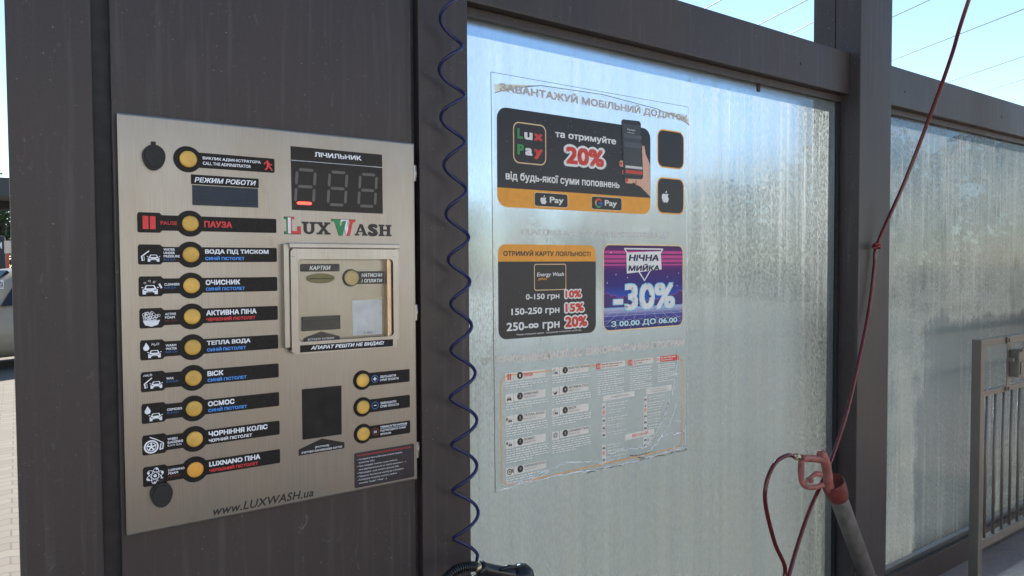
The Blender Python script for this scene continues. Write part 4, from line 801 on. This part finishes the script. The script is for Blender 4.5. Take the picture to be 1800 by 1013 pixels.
b = MB(); b.tube(spline([P(1414, 850, y_), P(1424, 840, y_), P(1434, 833, y_), P(1442, 834, y_)], 4), [.006, .006, .0065, .007, .0075, .008, .0085, .009, .0095, .010, .010, .010, .010], RUST, 10); b.lathe(P(1428, 846, y_-.012), (0, 1, 0), [(0, .009), (.024, .009)], RUST, 14); b.build('trigger', sg)
d_ = P(1413, 806, y_)-P(1394, 802, y_); b = MB(); b.lathe(P(1394, 802, y_), d_, [(0, .0082), (.012, .0085), (.014, .0125), (.026, .0125), (.028, .0100), (.036, .0100)], BRASS, 8, False); b.build('hose_connector', sg)
hd = thing('gun_holder', tuple(W(1525, 1013, -.05)), 'slanting grey plastic tube with a red cup that holds the spray gun', 'holder')
a_, c_ = P(1463, 846, y_+.01), P(1527, 1020, y_+.02); ax_ = (c_-a_).normalized(); e_ = c_+ax_*.12
GREYP = plain('dirty grey plastic pipe', (.13, .115, .10), .55, var=.3, vs=22, bump=.1); CUP = plain('red cup plastic', '#6e2b25', .55, var=.2)
def hollow(b, o_, ax_, prof, m): 
    b.lathe(o_, ax_, prof, m, 26)
b = MB(); b.lathe(a_, ax_, [(.03, .036), (.002, .0385), (0, .042), (.003, .0435), (.062, .041), (.085, .0355), (.088, .033)], CUP, 28); b.build('cup', hd)
b = MB(); b.lathe(a_, ax_, [(.086, .0325), (.10, .0325), ((e_-a_).length, .0325)], GREYP, 28); b.build('pipe', hd)
q = c_+ax_*.05; b = MB(); b.lathe(q-ax_*.012, ax_, [(0, .034), (.024, .034)], INOX2, 24); b.box(q.x-.015, q.x+.10, q.y+.03, .019, q.z-.02, q.z+.02, INOX2, .002); b.build('clamp', hd)

# ------------------------------------------------------------------ mat rack at the right
rk = thing('mat_rack', (4.2, -.08, 0), 'stainless steel rack with upright bars and a clip for washing car mats, at the right', 'rack')
YR = -.10; xl = W(1722, 800, YR).x; xr = 5.15; zt, zb = 1.158, W(1735, 958, YR).z
for x in (xl, xr):
    b = MB(); b.box(x, x+.042, YR, YR+.040, .014, zt, RACK, .003); b.build('post', rk)
    b = MB(); b.box(x-.035, x+.077, YR-.03, YR+.07, .0065, .0138, STEEL_IN, .002); b.build('foot_plate', rk)
b = MB(); b.box(xl+.0425, xr-.0005, YR+.003, YR+.037, zt-.034, zt-.001, RACK, .003); b.build('top_rail', rk)
zm = W(1745, 686, YR).z; b = MB(); b.box(xl+.0425, xr-.0005, YR+.005, YR+.030, zm-.024, zm, RACK, .002); b.build('middle_rail', rk)
b = MB(); b.box(xl+.0425, xr-.0005, YR+.003, YR+.037, zb-.012, zb+.026, RACK, .003); b.build('bottom_rail', rk)
xs = [W(u, 800, YR).x for u in (1740, 1755, 1769, 1783, 1797)]; sp = (xs[-1]-xs[0])/4; x = xs[0]
while x < xr-.03:
    b = MB(); b.tube([(x, YR+.018, zb+.024), (x, YR+.018, zm-.022)], .0068, RACK, 12); b.build('bar', rk); x += sp
xc = W(1772, 640, YR).x
b = MB(); b.box(xc-.022, xc+.022, YR-.004, YR-.0005, zm-.02, zt-.003, RACK, .001)
for z in (zt-.018, zm-.010): b.lathe((xc, YR-.0035, z), (0, -1, 0), [(0, .009), (.004, .009), (.006, .005)], RACK, 12)
b.build('strap', rk)
cl_ = MB(); zc = (zm+zt)/2+.012; cl_.box(xc-.030, xc-.004, YR-.030, YR-.0045, zc-.010, zc+.010, RACK, .002); cl_.box(xc+.002, xc+.085, YR-.045, YR-.0045, zc-.085, zc+.045, RACK, .004); cl_.box(xc+.015, xc+.09, YR-.050, YR-.0455, zc-.07, zc-.01, RACK, .001)
cl_.tube([(xc+.01, YR-.047, zc+.04), (xc+.04, YR-.06, zc+.065), (xc+.07, YR-.047, zc+.04)], .004, RACK, 8); cl_.build('mat_clip', rk)

# ------------------------------------------------------------------ behind the wall: car, canopy, sign, poplar, wood, wires
BODY = plain('beige car paint', (.33, .275, .20), .25, var=.04, vs=5); CGL = plain('dark car glass', (.012, .013, .015), .06); TYRE = plain('tyre rubber', (.02, .02, .02), .8); ALU = plain('alloy wheel', (.5, .5, .5), .35, 1)
cx_, cy_ = -.25, 12.1
car = thing('parked_car', (cx_, cy_, 0), 'beige parked car behind the far left column, blue sky on its roof', 'car')
b = MB(); rings = []; car.rotation_euler = (0, 0, R(30))   # its nose turned towards the wall
ST = [(-2.15, .40, .52, .60, .62, .55), (-2.05, .28, .66, .74, .78, .72), (-1.6, .22, .80, .86, .84, .70), (-1.05, .2, .88, .94, .87, .78), (-.70, .2, .90, 1.22, .88, .70), (-.25, .2, .92, 1.46, .88, .60), (.5, .2, .94, 1.52, .88, .60), (1.15, .2, .97, 1.48, .87, .59), (1.62, .24, 1.0, 1.30, .85, .60), (1.95, .30, 1.0, 1.04, .82, .66), (2.08, .40, .82, .86, .74, .60)]
for x, zb_, belt, roof, hw, rw in ST:
    half = [(hw*.86, zb_), (hw, zb_+.14), (hw*1.01, (zb_+belt)/2), (hw*.97, belt), (rw+(hw*.97-rw)*.12, roof-.05), (rw*.80, roof), (0, roof+.012)]
    rings.append([b.bm.verts.new((cx_+x, cy_-yy, zz)) for yy, zz in half]+[b.bm.verts.new((cx_+x, cy_+yy, zz)) for yy, zz in half[-2::-1]])
k = b.mi(BODY)
for A, B in zip(rings, rings[1:]):
    for j in range(len(A)-1): f = b.bm.faces.new((A[j], B[j], B[j+1], A[j+1])); f.material_index = k; f.smooth = True
    f = b.bm.faces.new((A[-1], B[-1], B[0], A[0])); f.material_index = k
for q in (rings[0], rings[-1][::-1]): f = b.bm.faces.new(q); f.material_index = k
b.build('body', car)
yw = cy_-.875
for sgn in (-1, 1):
    for pts in ([(-.62, .955), (-.25, 1.36), (.32, 1.44), (.32, .975)], [(.40, .975), (.40, 1.44), (.98, 1.41), (1.10, .99)]):
        b = MB(); lo_, hi_ = [], []
        for x, z in pts:
            yy = .862-(z-.95)*.50; lo_.append((cx_+x, cy_+sgn*(yy+.012), z)); hi_.append((cx_+x, cy_+sgn*(yy-.02), z))
        b.face(lo_, CGL); b.face(hi_[::-1], CGL)
        for i in range(4): b.face([lo_[i], lo_[(i+1) % 4], hi_[(i+1) % 4], hi_[i]], CGL)
        b.build('window', car)
    for x in (-1.32, 1.28):
        b = MB(); b.lathe((cx_+x, cy_+sgn*.70, .31), (0, sgn, 0), [(0, .31), (.17, .31), (.195, .29), (.20, .21)], TYRE, 28); wh = b.build('wheel', car)
        b = MB(); b.lathe((cx_+x, cy_+sgn*.71, .31), (0, sgn, 0), [(.17, .205), (.192, .20), (.196, .06), (.20, .03)], ALU, 20, False); b.build('rim', wh)
b = MB()
for lo_, m in (([(-1.02, -.62, .815), (-.30, -.50, 1.445), (-.30, .50, 1.445), (-1.02, .62, .815)], CGL),):
    n_ = Vector((-.66, 0, .75)); up_ = [Vector((cx_, cy_, 0))+Vector(p)+n_*.035 for p in lo_]; dn_ = [p-n_*.06 for p in up_]
    b.face(up_, m); b.face(dn_[::-1], m)
    for i in range(4): b.face([up_[i], up_[(i+1) % 4], dn_[(i+1) % 4], dn_[i]], m)
b.build('windshield', car)
for sgn in (-1, 1):
    b = MB(); b.lathe((cx_-2.02, cy_+sgn*.52, .62), (-1, sgn*.25, .1), [(0, .13), (.03, .13), (.06, .10), (.075, .04)], CGL if False else plain('headlight glass', (.55, .56, .58), .08), 18); b.build('headlight', car)
b = MB(); b.box(cx_-2.175, cx_-2.14, cy_-.42, cy_+.42, .44, .53, CGL, .01); b.build('grille', car)
b = MB(); yp = 10.95; b.y0 = yp; b.flat = True; b.box(W(0, 500, yp).x-.22, W(6.5, 500, yp).x, yp, yp+.02, W(3, 508, yp).z, W(3, 493, yp).z, plain('white number plate', (.7, .7, .68), .4)); b.text('TA', W(-1.0, 500, yp).x, W(3, 506, yp).z, W(5.4, 500, yp).x, W(3, 495.5, yp).z, INKB, .03, lift=8)
bmesh.ops.rotate(b.bm, cent=(cx_, cy_, 0), matrix=Matrix.Rotation(R(-30), 3, 'Z'), verts=b.bm.verts[:]); b.build('plate_sticker', car)

cn = thing('station_canopy', (-3, 24, 0), 'dark flat canopy roof standing far behind at the left edge', 'canopy'); DK = plain('canopy fascia', (.045, .045, .047), .5)
za, zb_ = W(5, 312, 22).z, W(5, 346, 22).z
b = MB(); b.box(-14, 3.5, 22, 22.3, zb_, za, DK, .02); b.box(-14, 3.5, 22.3, 30, zb_+.15, za-.1, plain('canopy soffit', (.07, .065, .06), .6)); b.build('roof', cn)
for x in (-13, -6.5): 
    b = MB(); b.box(x, x+.35, 25, 25.35, 0, zb_+.14, DK, .02); b.build('post', cn)
b = MB(); b.box(-13.5, 3.3, 25.6, 25.75, zb_-.1, zb_+.14, DK); b.build('beam', cn)
bd = thing('notice_board', (W(11, 440, 16).x, 16, 0), 'pale notice board on red legs past the far left column', 'board')
xa, xb, z1_, z2_ = W(7.6, 440, 16).x, W(18, 440, 16).x, W(11, 423.5, 16).z, W(11, 445.5, 16).z
b = MB(); b.box(xa, xb+.12, 16, 16.05, z2_, z1_, plain('pale board', (.62, .52, .43), .6), .005); b.build('panel', bd)
for x in (xa+.05, xb+.06): 
    b = MB(); b.box(x-.03, x+.03, 16.0, 16.05, 0, z2_-.001, plain('red leg paint', (.45, .07, .04), .5), .004); b.build('leg', bd)
kb = thing('dark_booth', (-2.2, 19, 0), 'low dark booth with a white letter on its side, at the far left edge', 'booth')
zt_ = W(3, 415, 19).z; b = MB(); b.box(-3.2, W(9, 440, 19).x, 19, 21, 0, zt_, plain('dark booth sheet', (.03, .032, .035), .6), .02); b.build('body', kb)
b = MB(); b.y0 = 19-.001; b.flat = True; b.text('И', W(-2, 435, 19).x, W(2, 437, 19).z, W(3.2, 435, 19).x, W(2, 426, 19).z, WHT, .06); b.build('lettering', kb)

pb = thing('bounce_building', (3, -11, 0), 'unseen pale building added to bounce sunlight onto the front of the wall', 'building'); RND = plain('bounce building render', (.70, .685, .655), .9, var=.1, vs=6, bump=.15)  # building added out of view, only to bounce sunlight onto the wall front
b = MB(); b.box(-7, 13, -14, -10, 0, 3.9, RND, .02); b.build('wall', pb)
b = MB(); b.box(-7.3, 13.3, -14.3, -9.7, 3.902, 4.1, DK, .02); b.build('roof', pb)
for x in (-5, -1.5, 5.5, 9):
    b = MB(); b.box(x, x+1.5, -9.998, -9.95, 1.1, 2.4, WHT, .01); f_ = b.build('window', pb); b = MB(); b.box(x+.08, x+1.42, -9.948, -9.93, 1.18, 2.32, CGL); b.build('pane', f_)
b = MB(); b.box(2.2, 3.3, -9.998, -9.94, 0, 2.15, STEEL, .01); b.build('door', pb)

LEAF = [plain('leaf green '+n_, c_, .6, var=.3, vs=3) for n_, c_ in (('dark', (.022, .045, .012)), ('mid', (.05, .095, .022)), ('light', (.095, .14, .04)))]; BARK = plain('bark', (.09, .07, .05), .9, bump=.5, vs=8)
def leaves(b, c, rx, rz, n, size, rng, hole=.35):
    for _ in range(n):
        while True:
            d = Vector((rng.uniform(-1, 1), rng.uniform(-1, 1), rng.uniform(-1, 1)))
            if hole < d.length < 1: break
        p = Vector(c)+Vector((d.x*rx, d.y*rx, d.z*rz)); nrm = Vector((rng.gauss(0, 1), rng.gauss(0, 1), rng.gauss(.3, 1))).normalized(); a = nrm.orthogonal().normalized(); e = nrm.cross(a); s_ = size*rng.uniform(.6, 1.4)
        b.face([p+a*s_, p+e*s_*.55, p-a*s_, p-e*s_*.55], rng.choice(LEAF))
pp = thing('poplar_tree', (W(6, 440, 34).x, 34, 0), 'slim light green poplar standing behind the canopy at the far left', 'tree')
rg = random.Random(21); px_ = W(6, 440, 34).x; H = W(6, 352, 34).z
b = MB(); b.tube([(px_, 34, 0), (px_+.05, 34, H*.5), (px_, 34, H*.95)], [.16, .10, .03], BARK, 8)
for i in range(12): a = rg.uniform(0, 6.28); z = H*rg.uniform(.2, .8); b.tube([(px_, 34, z), (px_+.35*math.cos(a), 34+.35*math.sin(a), z+.6), (px_+.55*math.cos(a), 34+.55*math.sin(a), z+1.4)], [.04, .025, .01], BARK, 6)
b.build('trunk', pp)
b = MB(); b.flat = True
for i in range(46): a = rg.uniform(0, 6.28); z = rg.uniform(.15, .95)*H; rr_ = .55*math.sin(min(1, z/H*1.1)*math.pi)**.6; leaves(b, (px_+rr_*math.cos(a), 34+rr_*math.sin(a), z), .34, .55, 70, .07, rg, 0)
b.build('crown', pp)
b = MB(); b.flat = True; rg = random.Random(5)
spots = [(-4+i*1.35+rg.uniform(-.8, .8), 40+rg.uniform(-3, 3), rg.uniform(5, 7.5)) for i in range(44)]
spots += [(34+rg.uniform(-1, 1)-i*.45, 30-i*1.2+rg.uniform(-1, 1), rg.uniform(5.2, 6.6)) for i in range(24)]
for x, y, h in spots:
    b.tube([(x, y, 0), (x+rg.uniform(-.3, .3), y, h*.6), (x, y, h*.9)], [.22, .14, .04], BARK, 6)
    for q in range(9): leaves(b, (x+rg.uniform(-1.2, 1.2), y+rg.uniform(-1.2, 1.2), h*rg.uniform(.08, .95)), rg.uniform(.8, 1.3), rg.uniform(.6, .9), 130, .14, rg, .2)
wd = b.build('tree_line'); wd['kind'] = 'stuff'; wd['label'] = 'line of leafy trees far behind the glass wall'; wd['category'] = 'trees'

WIRE = plain('dark wire', (.06, .06, .065), .5)
for n_, (p0, p1, lab) in enumerate([((1242, 14), (1268, 0), 'short overhead wire leftmost in the sky above the poster glass'), ((1335, 43), (1417, 1), 'overhead wire crossing the middle of the sky left of the wide column'), ((1389, 60), (1428, 40), 'overhead wire passing just above the beam left of the wide column'), ((1569, 30), (1634, 0), 'topmost overhead wire right of the wide column'), ((1569, 106), (1800, 16), 'overhead wire passing behind the red hose, second from the top at the right'), ((1671, 143), (1800, 99), 'overhead wire third from the top at the right, ending behind the beam'), ((1730, 162), (1800, 139), 'lowest overhead wire at the far right just above the beam')]):
    H = 9.0+.25*n_; A = WZ(*p0, H); B = WZ(*p1, H); d = (B-A).normalized(); L = [A+d*t_ for t_ in (-45, -20, 0)]+[B+d*t_ for t_ in (0, 12, 25)]
    b = MB(); b.tube(L, .014, WIRE, 6); tag(b.build('overhead_wire'), lab, 'wire', 'overhead wires in the sky')
